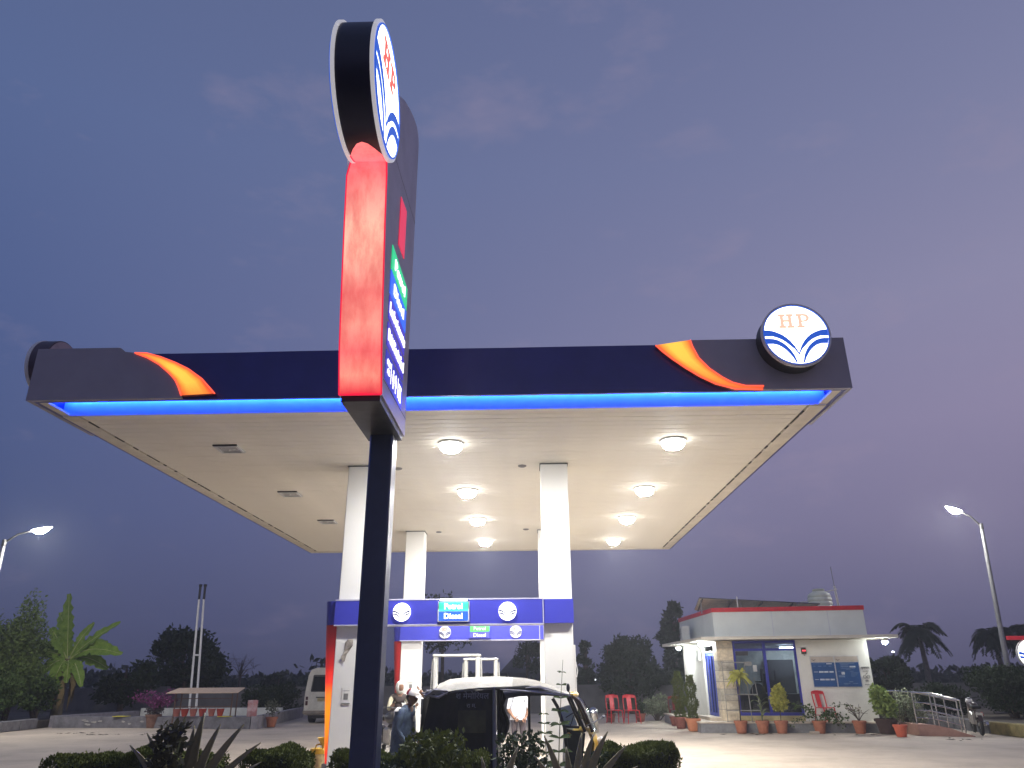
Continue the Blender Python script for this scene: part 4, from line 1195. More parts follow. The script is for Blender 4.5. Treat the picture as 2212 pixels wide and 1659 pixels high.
hedge('long clipped hedge on the darker side behind the spiky agave', -5.85, -3.95, 9.65, 10.55, .86, 1, 24000)
hedge('clipped hedge between the spiky agave and the oil drum', -3.45, -2.80, 9.6, 10.5, .86, 2, 13000)
hedge('clipped hedge directly behind the foot of the totem post', -2.33, -1.62, 9.3, 10.2, .86, 3, 13000)
hedge('clipped hedge in front of the auto rickshaw rear wheel', -1.55, -.55, 9.0, 10.0, .92, 4, 15000)
hedge('rounded clipped hedge beside the auto rickshaw nose, nearest the office', .86, 1.72, 9.7, 10.5, .93, 5, 15000)

# ---- agaves: each stiff leaf is a part
def agave(label, x, y, leaves, seed):
    rnd = random.Random(seed)
    t = thing('agave_plant', label, 'agave', (x, y, .12), 0, 'spiky agaves in the median')
    for (dx, dy, z, w) in leaves:
        tip = Vector((dx, dy, z)); c = Vector((dx*.28, dy*.28, z*.55)); k = 10
        mid = bez((dx*.05, dy*.05, 0), c, tip, k)
        m = MB()
        blade(m, mid, w*1.3, Vector((-dx*.25, -1, .25)), fold=.35, ws=lambda s: max(.02, (1-s)**.75*(.62+.6*min(1, s*2.2))))
        o = m.build('leaf', F_agave, t, normals=False, smooth=60)
        sol = o.modifiers.new('thick', 'SOLIDIFY'); sol.thickness = .012
agave('tall spiky agave in front of the hedge, standing apart from the auto rickshaw', -3.95, 9.3,
      [(.10, .05, 1.24, .15), (-.02, .1, 1.1, .13), (.33, 0, 1.12, .14), (.62, -.05, 1.12, .14), (.80, .05, .92, .12), (-.52, .0, 1.03, .11), (-.72, .05, .90, .11), (-.35, -.2, .78, .11), (.2, -.3, .7, .12), (-.15, -.3, .65, .12), (.45, -.3, .62, .12), (-.62, -.25, .55, .1), (.75, .3, .7, .1), (-.4, .35, .9, .1)], 1)
agave('spiky agave whose leaves cross the auto rickshaw front wheel', .42, 9.25,
      [(.42, .0, 1.02, .12), (.26, .05, .98, .12), (.62, -.05, .88, .11), (-.05, .1, .86, .11), (-.30, .05, .98, .10), (-.42, 0, .78, .1), (.1, -.2, .7, .11), (.35, -.25, .62, .11), (-.2, -.25, .6, .11), (.75, .1, .66, .1), (.14, .2, 1.0, .1)], 2)
agave('spiky agave with broad leaning leaves before the auto rickshaw opening', -.45, 8.85,
      [(-.42, 0, .82, .10), (.40, .0, .72, .10), (.28, .05, .9, .10), (-.12, .1, .8, .1), (.05, -.2, .62, .11), (-.3, -.2, .6, .1), (.55, -.1, .5, .1)], 3)

# ---- mixed leafy shrubs and saplings in the median
def croton(label, x, y, h, w, lm, seed, n=420, L=.13):
    rnd = random.Random(seed)
    t = thing('leafy_plant', label, 'plant', (x, y, .12), 0, 'leafy plants in the median')
    m = MB()
    for k in range(7):
        a = rnd.uniform(0, 6.28); r = rnd.uniform(.1, .8)*w*.5; zz = h*rnd.uniform(.6, .95)
        m.tube([(0, 0, -.03), (cos(a)*r*.5, sin(a)*r*.5, zz*.5), (cos(a)*r, sin(a)*r, zz)], [.012, .009, .004], 5)
    m.build('stem', M_stem, t)
    m = MB()
    for _ in range(n):
        a = rnd.uniform(0, 6.28); zz = rnd.random()**.8; r = w*.5*(1-.45*zz)*rnd.random()**.5
        p = Vector((cos(a)*r, sin(a)*r, h*zz)); s = rnd.uniform(.6, 1.2)
        leaf_into(m, p, L*s, L*.55*s, rnd, .2)
    m.build('foliage', lm, t, normals=False, smooth=0)
croton('dark broad leaved plant rising out of the agave in the median', -4.06, 9.02, 1.12, .52, foliage('croton', (.02, .022, .012), (.075, .07, .035), scale=5), 4, 620, .11)
croton('loose green shrub before the auto rickshaw black side curtain', -1.05, 8.7, 1.05, 1.1, F_hedge, 5, 2600, .07)
croton('loose dark green shrub before the auto rickshaw open doorway', -.15, 9.5, .98, .9, F_dark, 6, 1500, .07)
croton('low leafy shrub at the auto rickshaw nose beside the rounded hedge', .72, 9.45, .80, .45, F_dark, 7, 800, .06)
croton('low dark shrub at the very front of the totem foot', -1.55, 8.5, .78, .8, F_dark, 8, 1500, .06)
def sapling(label, x, y, h, lean, seed, n=22):
    rnd = random.Random(seed)
    t = thing('slender_sapling', label, 'sapling', (x, y, .12), 0, 'saplings in the median')
    mid = bez((0, 0, -.02), (lean*.3, 0, h*.5), (lean, 0, h), 12)
    m = MB(); m.tube(mid, [.010*(1-.7*i/12) for i in range(13)], 5); m.build('stem', M_stem, t)
    for i in range(n):
        s = .35+.65*i/n; p = mid[int(s*12)]
        for sg in (-1, 1):
            a = rnd.uniform(-.5, .5); L = (.17*(1.3-s))*rnd.uniform(.8, 1.2)
            e = p + Vector((sg*L, a*L, rnd.uniform(-.25, .35)*L))
            m = MB(); blade(m, bez(p, p+Vector((sg*L*.5, a*L*.5, L*.25)), e, 4), L*.3, (0, -.8, .6), fold=.1); m.build('leaf', F_mid, t, normals=False, smooth=60)
sapling('slender sapling with paired narrow leaves rising before the white front column', .27, 10.05, 1.80, .12, 1)
sapling('shorter sapling with narrow leaves leaning by the auto rickshaw doorway', .18, 9.9, 1.28, -.06, 2, 16)

# ------------------------------------------------------------------ banana plant
def banana():
    rnd = random.Random(3)
    t = thing('banana_plant', 'banana plant with large torn bright leaves lit by the street lamp', 'banana plant', (-19.5, 32.6, .2))
    m = MB(); m.tube([(-.05, 0, -.1), (-.08, 0, 1.2), (.0, 0, 2.3)], [.24, .18, .12], 12); m.build('trunk', mat('banana_stem', (.13, .11, .06), .7, var=.3, scale=5), t)
    C = Vector((0, 0, 2.15))
    L = [((-.25, 0, 3.2), (-.6, .1, 4.95), .62), ((.25, 0, 3.3), (.75, .1, 3.75), .30), ((.55, 0, 3.15), (2.05, -.2, 3.72), .50), ((.9, -.2, 3.35), (2.4, -.3, 2.45), .58),
         ((-.5, 0, 3.1), (-1.15, .2, 3.55), .55), ((-.7, .1, 2.9), (-1.75, .1, 2.6), .5), ((-.6, -.3, 2.75), (-1.2, -.4, 1.1), .48), ((-.15, -.5, 2.7), (-.15, -.6, .7), .52),
         ((.25, -.4, 2.6), (.35, -.4, 1.35), .42), ((-1.0, .3, 3.3), (-2.2, .6, 2.9), .5), ((.3, .5, 3.4), (.9, 1.2, 3.0), .5), ((-.4, .2, 3.3), (-1.0, .4, 4.2), .5), ((.5, .3, 2.9), (1.5, .5, 1.9), .5), ((-.5, .4, 2.8), (-1.6, .6, 1.8), .5), ((.45, -.2, 2.7), (.95, -.3, 1.2), .42)]
    for c, e, w in L:
        mid = bez(C, C*.3+Vector(c)*.7, Vector(e), 18)
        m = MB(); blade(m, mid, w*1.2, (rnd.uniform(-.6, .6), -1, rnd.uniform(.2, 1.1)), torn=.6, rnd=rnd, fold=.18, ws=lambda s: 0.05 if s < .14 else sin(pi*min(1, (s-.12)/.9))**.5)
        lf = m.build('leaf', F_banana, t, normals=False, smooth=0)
        m = MB(); m.tube(mid, [.03*(1-.75*i/18) for i in range(19)], 5); m.build('midrib', mat('banana_rib', (.30, .33, .12), .5), lf)
    for k in range(9):
        a = rnd.uniform(0, 6.28); r = rnd.uniform(.3, .7)
        mid = bez(C*.9, (cos(a)*r, sin(a)*r, 1.9), (cos(a)*r*1.1, sin(a)*r*1.1, rnd.uniform(.2, .9)), 8)
        m = MB(); blade(m, mid, .3, (cos(a), sin(a), .3), torn=.7, rnd=rnd); m.build('dry_leaf', F_dry, t, normals=False, smooth=0)
banana()

# ------------------------------------------------------------------ trees
G = 'trees behind the station'
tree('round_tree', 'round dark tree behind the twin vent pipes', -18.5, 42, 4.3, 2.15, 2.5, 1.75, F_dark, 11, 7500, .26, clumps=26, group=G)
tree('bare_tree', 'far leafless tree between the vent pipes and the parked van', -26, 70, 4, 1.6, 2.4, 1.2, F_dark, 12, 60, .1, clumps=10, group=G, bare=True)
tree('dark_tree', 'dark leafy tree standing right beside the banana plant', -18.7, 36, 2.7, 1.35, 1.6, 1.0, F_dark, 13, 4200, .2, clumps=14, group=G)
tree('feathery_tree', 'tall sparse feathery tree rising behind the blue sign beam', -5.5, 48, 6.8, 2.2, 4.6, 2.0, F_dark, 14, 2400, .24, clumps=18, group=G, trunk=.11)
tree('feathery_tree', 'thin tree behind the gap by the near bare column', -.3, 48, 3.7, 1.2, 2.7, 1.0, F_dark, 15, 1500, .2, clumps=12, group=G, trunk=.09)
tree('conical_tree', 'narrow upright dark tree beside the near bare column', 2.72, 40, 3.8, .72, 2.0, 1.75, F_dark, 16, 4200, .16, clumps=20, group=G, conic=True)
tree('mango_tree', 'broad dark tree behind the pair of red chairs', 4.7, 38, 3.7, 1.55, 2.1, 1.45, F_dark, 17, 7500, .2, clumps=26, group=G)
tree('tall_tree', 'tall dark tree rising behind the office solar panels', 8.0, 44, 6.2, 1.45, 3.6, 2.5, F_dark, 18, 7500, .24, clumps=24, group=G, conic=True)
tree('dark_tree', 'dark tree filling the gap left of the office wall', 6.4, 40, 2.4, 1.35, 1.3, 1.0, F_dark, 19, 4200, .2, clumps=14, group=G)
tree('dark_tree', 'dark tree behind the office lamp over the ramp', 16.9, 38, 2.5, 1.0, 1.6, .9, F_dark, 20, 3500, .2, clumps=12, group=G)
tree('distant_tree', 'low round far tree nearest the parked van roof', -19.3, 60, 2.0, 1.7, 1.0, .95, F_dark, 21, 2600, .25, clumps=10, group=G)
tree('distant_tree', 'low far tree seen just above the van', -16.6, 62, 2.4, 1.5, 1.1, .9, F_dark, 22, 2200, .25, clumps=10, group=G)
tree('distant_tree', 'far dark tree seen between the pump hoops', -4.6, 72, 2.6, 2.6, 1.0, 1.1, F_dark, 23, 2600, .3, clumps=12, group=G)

def palm(label, x, y, h, R, seed):
    rnd = random.Random(seed)
    t = thing('palm_tree', label, 'palm tree', (x, y, 0), 0, 'palms behind the ramp')
    m = MB(); m.tube([(0, 0, -.05), (.08, 0, h*.5), (0, 0, h)], [.22, .17, .12], 10); m.build('trunk', mat('palm_trunk', (.16, .14, .12), .9, var=.3, scale=6), t)
    for k in range(26):
        a = k*2.4+rnd.uniform(-.2, .2); up = rnd.uniform(-.2, 1.0)
        e = Vector((cos(a)*R*rnd.uniform(.8, 1.1), sin(a)*R, h-R*(.75-up*.9)))
        mid = bez((0, 0, h), (cos(a)*R*.45, sin(a)*R*.45, h+R*(.35+.5*up)), e, 12)
        m = MB(); m.tube(mid, [.03*(1-.8*i/12) for i in range(13)], 4)
        for i in range(1, 13):
            p = mid[i]; d = (mid[i]-mid[i-1]).normalized(); s = d.cross(Vector((0, 0, 1))).normalized()
            for sg in (-1, 1):
                for q in range(2):
                    L = R*.33*sin(pi*(.15+.8*i/13))*rnd.uniform(.8, 1.2)
                    o = p-(mid[i]-mid[i-1])*.5*q; tip = o+s*sg*L+d*L*.5+Vector((0, 0, -L*rnd.uniform(.2, .7)))
                    m.add([o, o+(tip-o)*.5+d*.09, tip, o+(tip-o)*.5-d*.09], [(0, 1, 2, 3)])
        m.build('frond', F_dark, t, normals=False, smooth=0)
palm('palm with drooping fronds just beyond the office ramp', 26.5, 54, 4.1, 1.7, 1)
palm('palm with drooping fronds behind the street lamp pole', 31.5, 54, 3.9, 1.6, 2)
palm('palm with drooping fronds at the picture edge above the lit red sign', 34.0, 54, 4.0, 1.7, 3)

# ------------------------------------------------------------------ shrubs at both sides
SG = 'shrubs along the forecourt edges'
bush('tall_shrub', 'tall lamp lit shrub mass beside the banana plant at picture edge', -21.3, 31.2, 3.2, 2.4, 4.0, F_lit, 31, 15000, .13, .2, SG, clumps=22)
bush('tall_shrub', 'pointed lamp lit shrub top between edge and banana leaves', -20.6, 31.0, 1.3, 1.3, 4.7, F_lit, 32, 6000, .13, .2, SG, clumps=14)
bush('leafy_shrub', 'dark leafy shrub behind the low dark kerb at picture edge', -21.0, 29.4, 3.0, 1.6, 2.1, F_mid, 33, 9000, .11, .2, SG, clumps=16)
bush('leafy_shrub', 'dark undergrowth shrub at the banana plant foot', -19.4, 31.0, 1.8, 1.1, 1.6, F_mid, 34, 3200, .15, .2, SG, clumps=12)
bush('leafy_shrub', 'dark rounded shrub between the tank bund and parked van', -11.9, 36.5, 2.4, 1.6, 1.5, F_dark, 35, 4500, .13, 0, SG, clumps=14)
bush('leafy_shrub', 'large dark shrub behind the parked motorcycle and kerb', 16.4, 27.8, 2.4, 2.2, 1.7, F_dark, 36, 8000, .11, .2, SG, clumps=16)
bush('leafy_shrub', 'dark shrub mass below the lit red sign at picture edge', 18.8, 30.8, 3.6, 2.6, 1.9, F_dark, 37, 9000, .12, .2, SG, clumps=20)
bush('leafy_shrub', 'dark green shrub right behind the stainless ramp railing', 14.9, 29.5, 1.8, 1.6, 1.3, F_dark, 38, 6000, .10, .2, SG, clumps=12)
bush('flowering_shrub', 'pale flowering bush beside the pair of red chairs', 5.0, 32.6, 1.25, 1.0, 1.0, foliage('pale_flower_leaf', (.07, .09, .04), (.30, .32, .22), scale=9), 39, 2600, .09, 0, SG)
bush('flowering_shrub', 'white flowered bush behind the near ramp railing', 11.5, 25.4, 1.3, 1.0, 1.25, foliage('white_flower_leaf', (.06, .08, .03), (.38, .40, .26), scale=9), 40, 2200, .08, 0, SG)
bush('leafy_shrub', 'small green plant in shadow behind the auto rickshaw mirror', 1.75, 33.5, .9, .8, .95, F_mid, 41, 1500, .12, 0, SG)
m = MB(); rnd = random.Random(77)
for i in range(9000):
    x = rnd.uniform(-60, 70); y = rnd.uniform(80, 110)
    hh = 1.7+.6*sin(x*.21)+.5*sin(x*.53+1)+.4*sin(x*1.3)
    leaf_into(m, Vector((x, y, rnd.random()**.7*max(.6, hh))), .9, .55, rnd, .2)
m.build('treeline', F_dark, normals=False, smooth=0, kind='stuff')

# ------------------------------------------------------------------ potted plants
def pot(t, r, h, mm=None):
    mm = mm or M_terra
    m = MB(); m.lathe([(r*.66, 0), (r*.70, .01), (r*.94, h*.80), (r*.94, h*.82), (r*.86, h*.82), (r*.8, h*.7), (.01, h*.7)], n=20); m.build('pot', mm, t)
    m = MB(); m.lathe([(r*.90, h*.80), (r*1.04, h*.81), (r*1.06, h*.97), (r*1.0, h), (r*.88, h), (r*.86, h*.84)], n=20); m.build('rim', mm, t)
    m = MB(); m.lathe([(.001, h*.86), (r*.86, h*.85)], n=16); m.build('soil', M_soil, t)
PG = 'potted plants around the office'
def potted(label, x, y, r=.2, h=.36, mm=None, group=PG, z0=0):
    t = thing('potted_plant', label, 'potted plant', (x, y, z0), 0, group); pot(t, r, h, mm); return t

def cypress(t, r, z0, z1, seed, n=2600):
    rnd = random.Random(seed); m = MB(); m.tube([(0, 0, .2), (0, 0, z1-.1)], [.02, .006], 6); m.build('stem', M_bark, t)
    m = MB()
    for _ in range(n):
        s = rnd.random(); a = rnd.uniform(0, 6.28)
        rr = r*(.55+.45*sin(pi*min(1, .15+s*.85)))*(1+.25*sin(s*17+seed)) * (.75+.25*rnd.random())
        leaf_into(m, Vector((cos(a)*rr, sin(a)*rr, z0+(z1-z0)*s)), .07, .03, rnd, 1.2)
    m.build('foliage', F_hedge, t, normals=False, smooth=0)
M_dpot = mat('dark_red_pot', (.22, .07, .05), .75, var=.2)
t = potted('tall dark potted cypress, farther of the two by the office side', 5.03, 27.75, .22, .36, M_dpot); cypress(t, .20, .33, 1.78, 1)
t = potted('lumpy potted cypress nearest the plinth corner in an orange pot', 5.2, 26.5, .24, .38, mat('orange_terracotta', (.50, .19, .09), .7, var=.12)); cypress(t, .19, .36, 1.66, 2)
t = potted('empty looking small pot behind the tall potted cypresses', 5.1, 29.2, .2, .3, M_dpot)
t = potted('low potted plant beside the pale flowering bush', 5.45, 31.3, .22, .3, M_dpot)
croton_leaf = foliage('young_leaf', (.12, .16, .07), (.26, .30, .15), scale=4)
# dracaena on a thin stem
t = potted('potted dracaena with a spiky yellow green head on tall thin stem', 6.46, 25.42)
m = MB(); m.tube([(0, 0, .3), (.03, 0, 1.0), (.10, 0, 1.62)], [.022, .018, .016], 6); m.build('stem', M_bark, t)
rnd = random.Random(8)
for k in range(46):
    a = rnd.uniform(0, 6.28); up = rnd.uniform(-.5, 1.0); L = rnd.uniform(.30, .46)
    C = Vector((.10, 0, 1.60)); e = C+Vector((cos(a)*L*(1-max(0, up)*.6), sin(a)*L*(1-max(0, up)*.6), up*L-.12))
    m = MB(); blade(m, bez(C, C+Vector((cos(a)*L*.4, sin(a)*L*.4, .16+.2*up)), e, 6), .075, (0, -.6, .8), fold=.2); m.build('leaf', F_yel, t, normals=False, smooth=60)
# young leafy plant
t = potted('potted young plant with a few long pale leaves, second from the rack', 7.12, 25.38)
m = MB(); m.tube([(0, 0, .3), (.02, 0, .95)], [.016, .008], 6); m.build('stem', M_stem, t)
for k in range(11):
    a = rnd.uniform(0, 6.28); z = .42+.05*k; L = rnd.uniform(.25, .36); p = Vector((.01, 0, z))
    m = MB(); blade(m, bez(p, p+Vector((cos(a)*L*.5, sin(a)*L*.5, .22)), p+Vector((cos(a)*L, sin(a)*L, rnd.uniform(-.02, .2))), 6), .085, (0, 0, 1), fold=.2); m.build('leaf', croton_leaf, t, normals=False, smooth=60)
# ball shrub
t = potted('potted shrub with a dense yellow green ball on bare stem', 7.68, 25.33)
m = MB(); m.tube([(0, 0, .3), (.02, 0, .65)], [.014, .012], 6); m.build('stem', M_bark, t)
crown_mesh([(Vector((.03, 0, .86)), .24, .22, .25), (Vector((.05, 0, 1.10)), .22, .2, .22), (Vector((.06, 0, 1.26)), .12, .1, .12), (Vector((-.05, 0, .95)), .2, .2, .2)], 2200, .075, .05, rnd, shell=.6).build('foliage', F_yel, t, normals=False, smooth=0)
# trailing plant
t = potted('potted trailing plant with sparse stems in front of the plinth chair', 8.8, 25.2)
m = MB(); mf = MB()
for k in range(12):
    a = rnd.choice([0, pi])+rnd.uniform(-.5, .5); L = rnd.uniform(.4, 1.0)
    mid = bez((0, 0, .33), (cos(a)*L*.5, sin(a)*.2, rnd.uniform(.5, 1.0)), (cos(a)*L, sin(a)*.3, rnd.uniform(.2, .8)), 8)
    m.tube(mid, .007, 4)
    for q in mid[2:]:
        for _ in range(4): leaf_into(mf, q+Vector((rnd.gauss(0, .04), rnd.gauss(0, .04), rnd.gauss(0, .04))), .09, .06, rnd, .3)
m.build('stem', M_stem, t); mf.build('foliage', F_mid, t, normals=False, smooth=0)
# bare branching plant
t = potted('potted bare branching shrub with almost no leaves', 9.98, 25.08)
m = MB(); mf = MB()
for k in range(9):
    a = rnd.uniform(0, 6.28); L = rnd.uniform(.2, .42); e = Vector((cos(a)*L, sin(a)*L*.5, rnd.uniform(.6, .98)))
    mid = bez((0, 0, .33), (cos(a)*L*.3, 0, .55), e, 5); m.tube(mid, [.016, .014, .012, .009, .007, .004], 5)
    for _ in range(3):
        d = Vector((rnd.uniform(-.2, .2), rnd.uniform(-.1, .1), rnd.uniform(.0, .15))); m.tube([mid[3], mid[3]+d*.6, mid[3]+d], [.007, .005, .002], 4); leaf_into(mf, mid[3]+d, .06, .04, rnd)
m.build('stem', M_bark, t); mf.build('foliage', F_dry, t, normals=False, smooth=0)
# big bushy pot at the wall corner
t = potted('large dark pot with bushy light green plant at the wall corner', 10.72, 24.9, .32, .42, mat('black_pot', (.05, .025, .02), .8))
crown_mesh([(Vector((0, 0, .85)), .32, .3, .38), (Vector((-.15, 0, 1.1)), .22, .2, .24), (Vector((.18, 0, .7)), .2, .2, .25)], 1500, .11, .07, rnd, shell=.4).build('foliage', F_lit if False else foliage('corner_leaf', (.10, .16, .03), (.34, .42, .12), scale=5), t, normals=False, smooth=0)
m = MB(); m.tube([(0, 0, .3), (0, 0, .9)], .02, 6); m.build('stem', M_stem, t)
t = potted('small orange red pot with a thin plant in front of the ramp', 10.62, 23.8, .19, .32, mat('orange_red_pot', (.55, .12, .06), .6, var=.1))
m = MB(); mf = MB()
for k in range(5):
    a = rnd.uniform(0, 6.28); e = Vector((cos(a)*.14, sin(a)*.14, rnd.uniform(.6, .95))); m.tube([(0, 0, .28), e*.6, e], [.008, .006, .003], 4)
    for _ in range(10): leaf_into(mf, e*rnd.uniform(.6, 1)+Vector((rnd.gauss(0, .04), rnd.gauss(0, .04), 0)), .06, .035, rnd)
m.build('stem', M_bark, t); mf.build('foliage', F_mid, t, normals=False, smooth=0)
for k, (x, y, lab) in enumerate(((3.02, 31.6, 'small red pot behind the red chair nearer the pumps'), (4.2, 31.7, 'small red pot behind the red chair nearer the office'))):
    t = potted(lab, x, y, .2, .3, M_dpot); bm_ = crown_mesh([(Vector((0, 0, .5)), .16, .16, .24)], 240, .1, .06, rnd); bm_.build('foliage', F_dark, t, normals=False, smooth=0)
t = potted('bougainvillea with purple flowers in a pot before the tank bund', -14.14, 29.75, .27, .46, mat('dim_light_terracotta', (.22, .12, .085), .85, var=.25))  # pot colour darkened to stand for the dim light on it
m = MB(); mf = MB()
for k in range(10):
    a = rnd.uniform(0, 6.28); L = rnd.uniform(.3, .95); e = Vector((cos(a)*L, sin(a)*L*.5, rnd.uniform(.75, 1.25)))
    mid = bez((0, 0, .4), (cos(a)*L*.3, 0, 1.0), e, 6); m.tube(mid, .008, 4)
    for q in mid[3:]:
        for _ in range(22): leaf_into(mf, q+Vector((rnd.gauss(0, .10), rnd.gauss(0, .10), rnd.gauss(0, .07))), .075, .06, rnd)
m.build('stem', M_bark, t); mf.build('flowers', F_pink, t, normals=False, smooth=0)
crown_mesh([(Vector((0, 0, .62)), .34, .3, .2)], 420, .08, .05, rnd).build('foliage', foliage('bougainvillea_leaf', (.05, .05, .05), (.16, .13, .14), scale=6), t, normals=False, smooth=0)
t = potted('small potted plant at the bund corner near the parked van', -9.74, 29.9, .21, .34, M_terra)
crown_mesh([(Vector((0, 0, .62)), .28, .25, .32)], 240, .09, .05, rnd, shell=.2).build('foliage', foliage('grey_leaf', (.06, .07, .05), (.16, .17, .12)), t, normals=False, smooth=0)
# ------------------------------------------------------------------ walls and small structures at the back
t = thing('boundary_wall', 'long plain grey boundary wall behind the whole station', 'wall', (0, 39, 0))
Mbw = mat('boundary_plaster', (.13, .125, .125), .9, var=.2, scale=1.2)
for i in range(15):
    x0 = -42+i*6
    m = MB(); m.box(x0, x0+5.6, -.1, .1, -.05, 1.22+.04*(i % 2)); m.build('wall_panel', Mbw, t, smooth=0)
    m = MB(); m.box(x0+5.603, x0+5.997, -.16, .16, -.05, 1.32); m.build('pier', Mbw, t, smooth=0)
t = thing('distant_house', 'far dark house with a steep pyramid roof seen through the sign gap', 'house', (-2.0, 88, 0))
Mh = mat('far_house', (.035, .035, .045), .9)
m = MB(); m.box(-5.2, 5.5, -2, 2, 0, 1.9); m.build('wall', Mh, t, smooth=0)
m = MB(); m.add([(-1.6, -2.2, 1.9), (1.7, -2.2, 1.9), (1.7, 2.2, 1.9), (-1.6, 2.2, 1.9), (.1, 0, 3.75)], [(0, 1, 4), (1, 2, 4), (2, 3, 4), (3, 0, 4), (0, 3, 2, 1)]); m.build('roof', Mh, t, smooth=0)
m = MB(); m.tube([(.1, 0, 3.7), (.1, 0, 4.0)], .06, 6); m.build('finial', Mh, t)

t = thing('tank_bund', 'low raised concrete tank bund with grey walls and white inner face', 'low wall', (-14, 30, 0))
O = Vector((14, -30, 0))
Mb1 = mat('bund_grey', (.19, .185, .20), .85, var=.3, scale=3); Mb2 = mat('bund_white', (.60, .60, .55), .8, var=.15, scale=3); Mb3 = mat('bund_top', (.24, .225, .24), .85, var=.2)
def quadprism(pts, z0, z1):
    m = MB(); n = len(pts); m.add([(x, y, z0) for x, y in pts]+[(x, y, z1) for x, y in pts], [tuple(range(n)), tuple(range(2*n-1, n-1, -1))]+[(i, (i+1) % n, n+(i+1) % n, n+i) for i in range(n)]); m.xf(Matrix.Translation(O)); return m
quadprism([(-18.2, 30.25), (-10.25, 29.05), (-10.22, 29.3), (-18.17, 30.5)], -.03, .38).build('front_wall', Mb1, t, smooth=0)
quadprism([(-10.215, 29.05), (-9.97, 29.05), (-10.6, 37.0), (-10.85, 37.0)], -.03, .40).build('side_wall', mat('bund_side', (.30, .28, .29), .85, var=.2, scale=3), t, smooth=0)
quadprism([(-18.5, 30.5), (-18.17, 30.55), (-17.0, 34.5), (-17.3, 34.5)], -.03, .40).build('side_wall', Mb3, t, smooth=0)
quadprism([(-16.95, 34.4), (-10.7, 34.0), (-10.7, 34.2), (-16.95, 34.6)], -.03, .50).build('back_wall', Mb2, t, smooth=0)
quadprism([(-18.1, 30.52), (-10.25, 29.35), (-10.75, 33.95), (-16.9, 34.35)], -.03, .20).build('bund_floor', Mb3, t, smooth=0)
for (x, y, L) in ((-15.45, 30.0, .55), (-11.3, 29.4, .45)):
    m = MB(); m.box(x-L/2, x+L/2, y-.22, y+.1, .382, .40); m.xf(Matrix.Translation(O)); o = m.build('yellow_mark', mat('yellow_mark', (.62, .55, .05), .7, var=.2), t, smooth=0)
M_chip = mat('chipped_plaster', (.42, .40, .37), .9, var=.3, scale=12)
rnd = random.Random(14)
for k in range(9):
    x = rnd.uniform(-17.2, -14.4); y = 30.25-(x+18.2)*.151-.006; z = rnd.uniform(.08, .34); w = rnd.uniform(.05, .16)
    m = MB(); m.prism([(x+w*cos(a)*rnd.uniform(.5, 1), z+.05*sin(a)*rnd.uniform(.4, 1)) for a in [i*pi/4 for i in range(8)]], 'y', y-.004, y+.02); m.xf(Matrix.Translation(O)); m.build('chipped_patch', M_chip, t, smooth=0)

t = thing('vent_pipes', 'twin tall white vent pipes with dark caps joined by a short bar', 'vent pipe', (-14.95, 34.7, 0))
for sx in (0, .31):
    m = MB(); m.tube([(sx, 0, 0), (sx*.72-.28, 0, 5.05)], [.05, .045], 10); p = m.build('pipe', M_white, t)
    m = MB(); m.tube([(sx*.72-.28, 0, 5.05), (sx*.72-.30, 0, 5.62)], .05, 10); m.tube([(sx*.72-.30, 0, 5.62), (sx*.72-.30, 0, 5.72)], .075, 10); m.build('cap', M_black, p)
m = MB(); m.box(-.10, .12, -.03, .03, 2.62, 2.69); m.build('bar', M_white, t, smooth=0)

def bucket_stand():
    t = thing('bucket_stand', 'low rusty steel stand with tin roof holding fire buckets before the bund', 'stand', (-12.2, 29.55, 0))
    Ms = mat('rusty_steel', (.16, .09, .06), .8, var=.3); Mt = mat('tin_roof', (.52, .38, .26), .6, var=.15)
    for x in (-1.05, 1.07):
        for y in (-.15, .35):
            m = MB(); m.box(x-.018, x+.018, y-.018, y+.018, 0, 1.22); m.build('post', Ms, t, smooth=0)
    for z in (.72, 1.0):
        m = MB(); m.box(-1.05, 1.07, -.165, -.135, z-.012, z+.012); m.build('rail', Ms, t, smooth=0)
    m = MB(); m.add([(-1.35, -.35, 1.18), (1.33, -.35, 1.18), (1.25, .55, 1.34), (-1.28, .55, 1.34), (-1.35, -.35, 1.20), (1.33, -.35, 1.20), (1.25, .55, 1.36), (-1.28, .55, 1.36)], [(0, 3, 2, 1), (4, 5, 6, 7), (0, 1, 5, 4), (1, 2, 6, 5), (2, 3, 7, 6), (3, 0, 4, 7)]); m.build('roof_sheet', Mt, t, smooth=0)
    Mr = [mat('bucket_red', (.40, .05, .035), .5, var=.2), mat('bucket_faded', (.42, .14, .11), .6, var=.2)]
    names = ['first from the bougainvillea', 'second from the bougainvillea', 'third from the bougainvillea', 'fourth from the bougainvillea', 'fifth from the bougainvillea', 'last, farthest from the bougainvillea']
    for i, dx in enumerate((-.92, -.62, -.30, .04, .38, .70)):
        b = thing('fire_bucket', 'red fire bucket hanging on the stand, ' + names[i], 'bucket', (-12.2+dx, 29.36, .40), 0, 'fire buckets on the stand')
        m = MB(); m.lathe([(.085, 0), (.14, .24), (.145, .25), (.13, .24), (.08, .02), (.0, .02)], n=16); m.build('pail', Mr[(i*5+1) % 2 if i != 1 else 0], b)
        m = MB(); m.tube([(-.14, 0, .24), (-.07, 0, .31), (0, .03, .33), (.07, 0, .31), (.14, 0, .24)], .006, 5); m.build('handle', Ms, b)
bucket_stand()
t = thing('red_bin', 'weathered red and white drum bin standing on the bund corner', 'bin', (-10.32, 29.35, .385))
m = MB(); m.lathe([(.17, 0), (.18, .02), (.175, .18), (.185, .2), (.175, .22), (.175, .42), (.185, .44), (.18, .54), (.15, .55), (.15, .4)], n=20); m.build('body', mat('bin_red_white', (.42, .10, .10), .6, var=.3, scale=5, col2=(.50, .42, .42)), t)

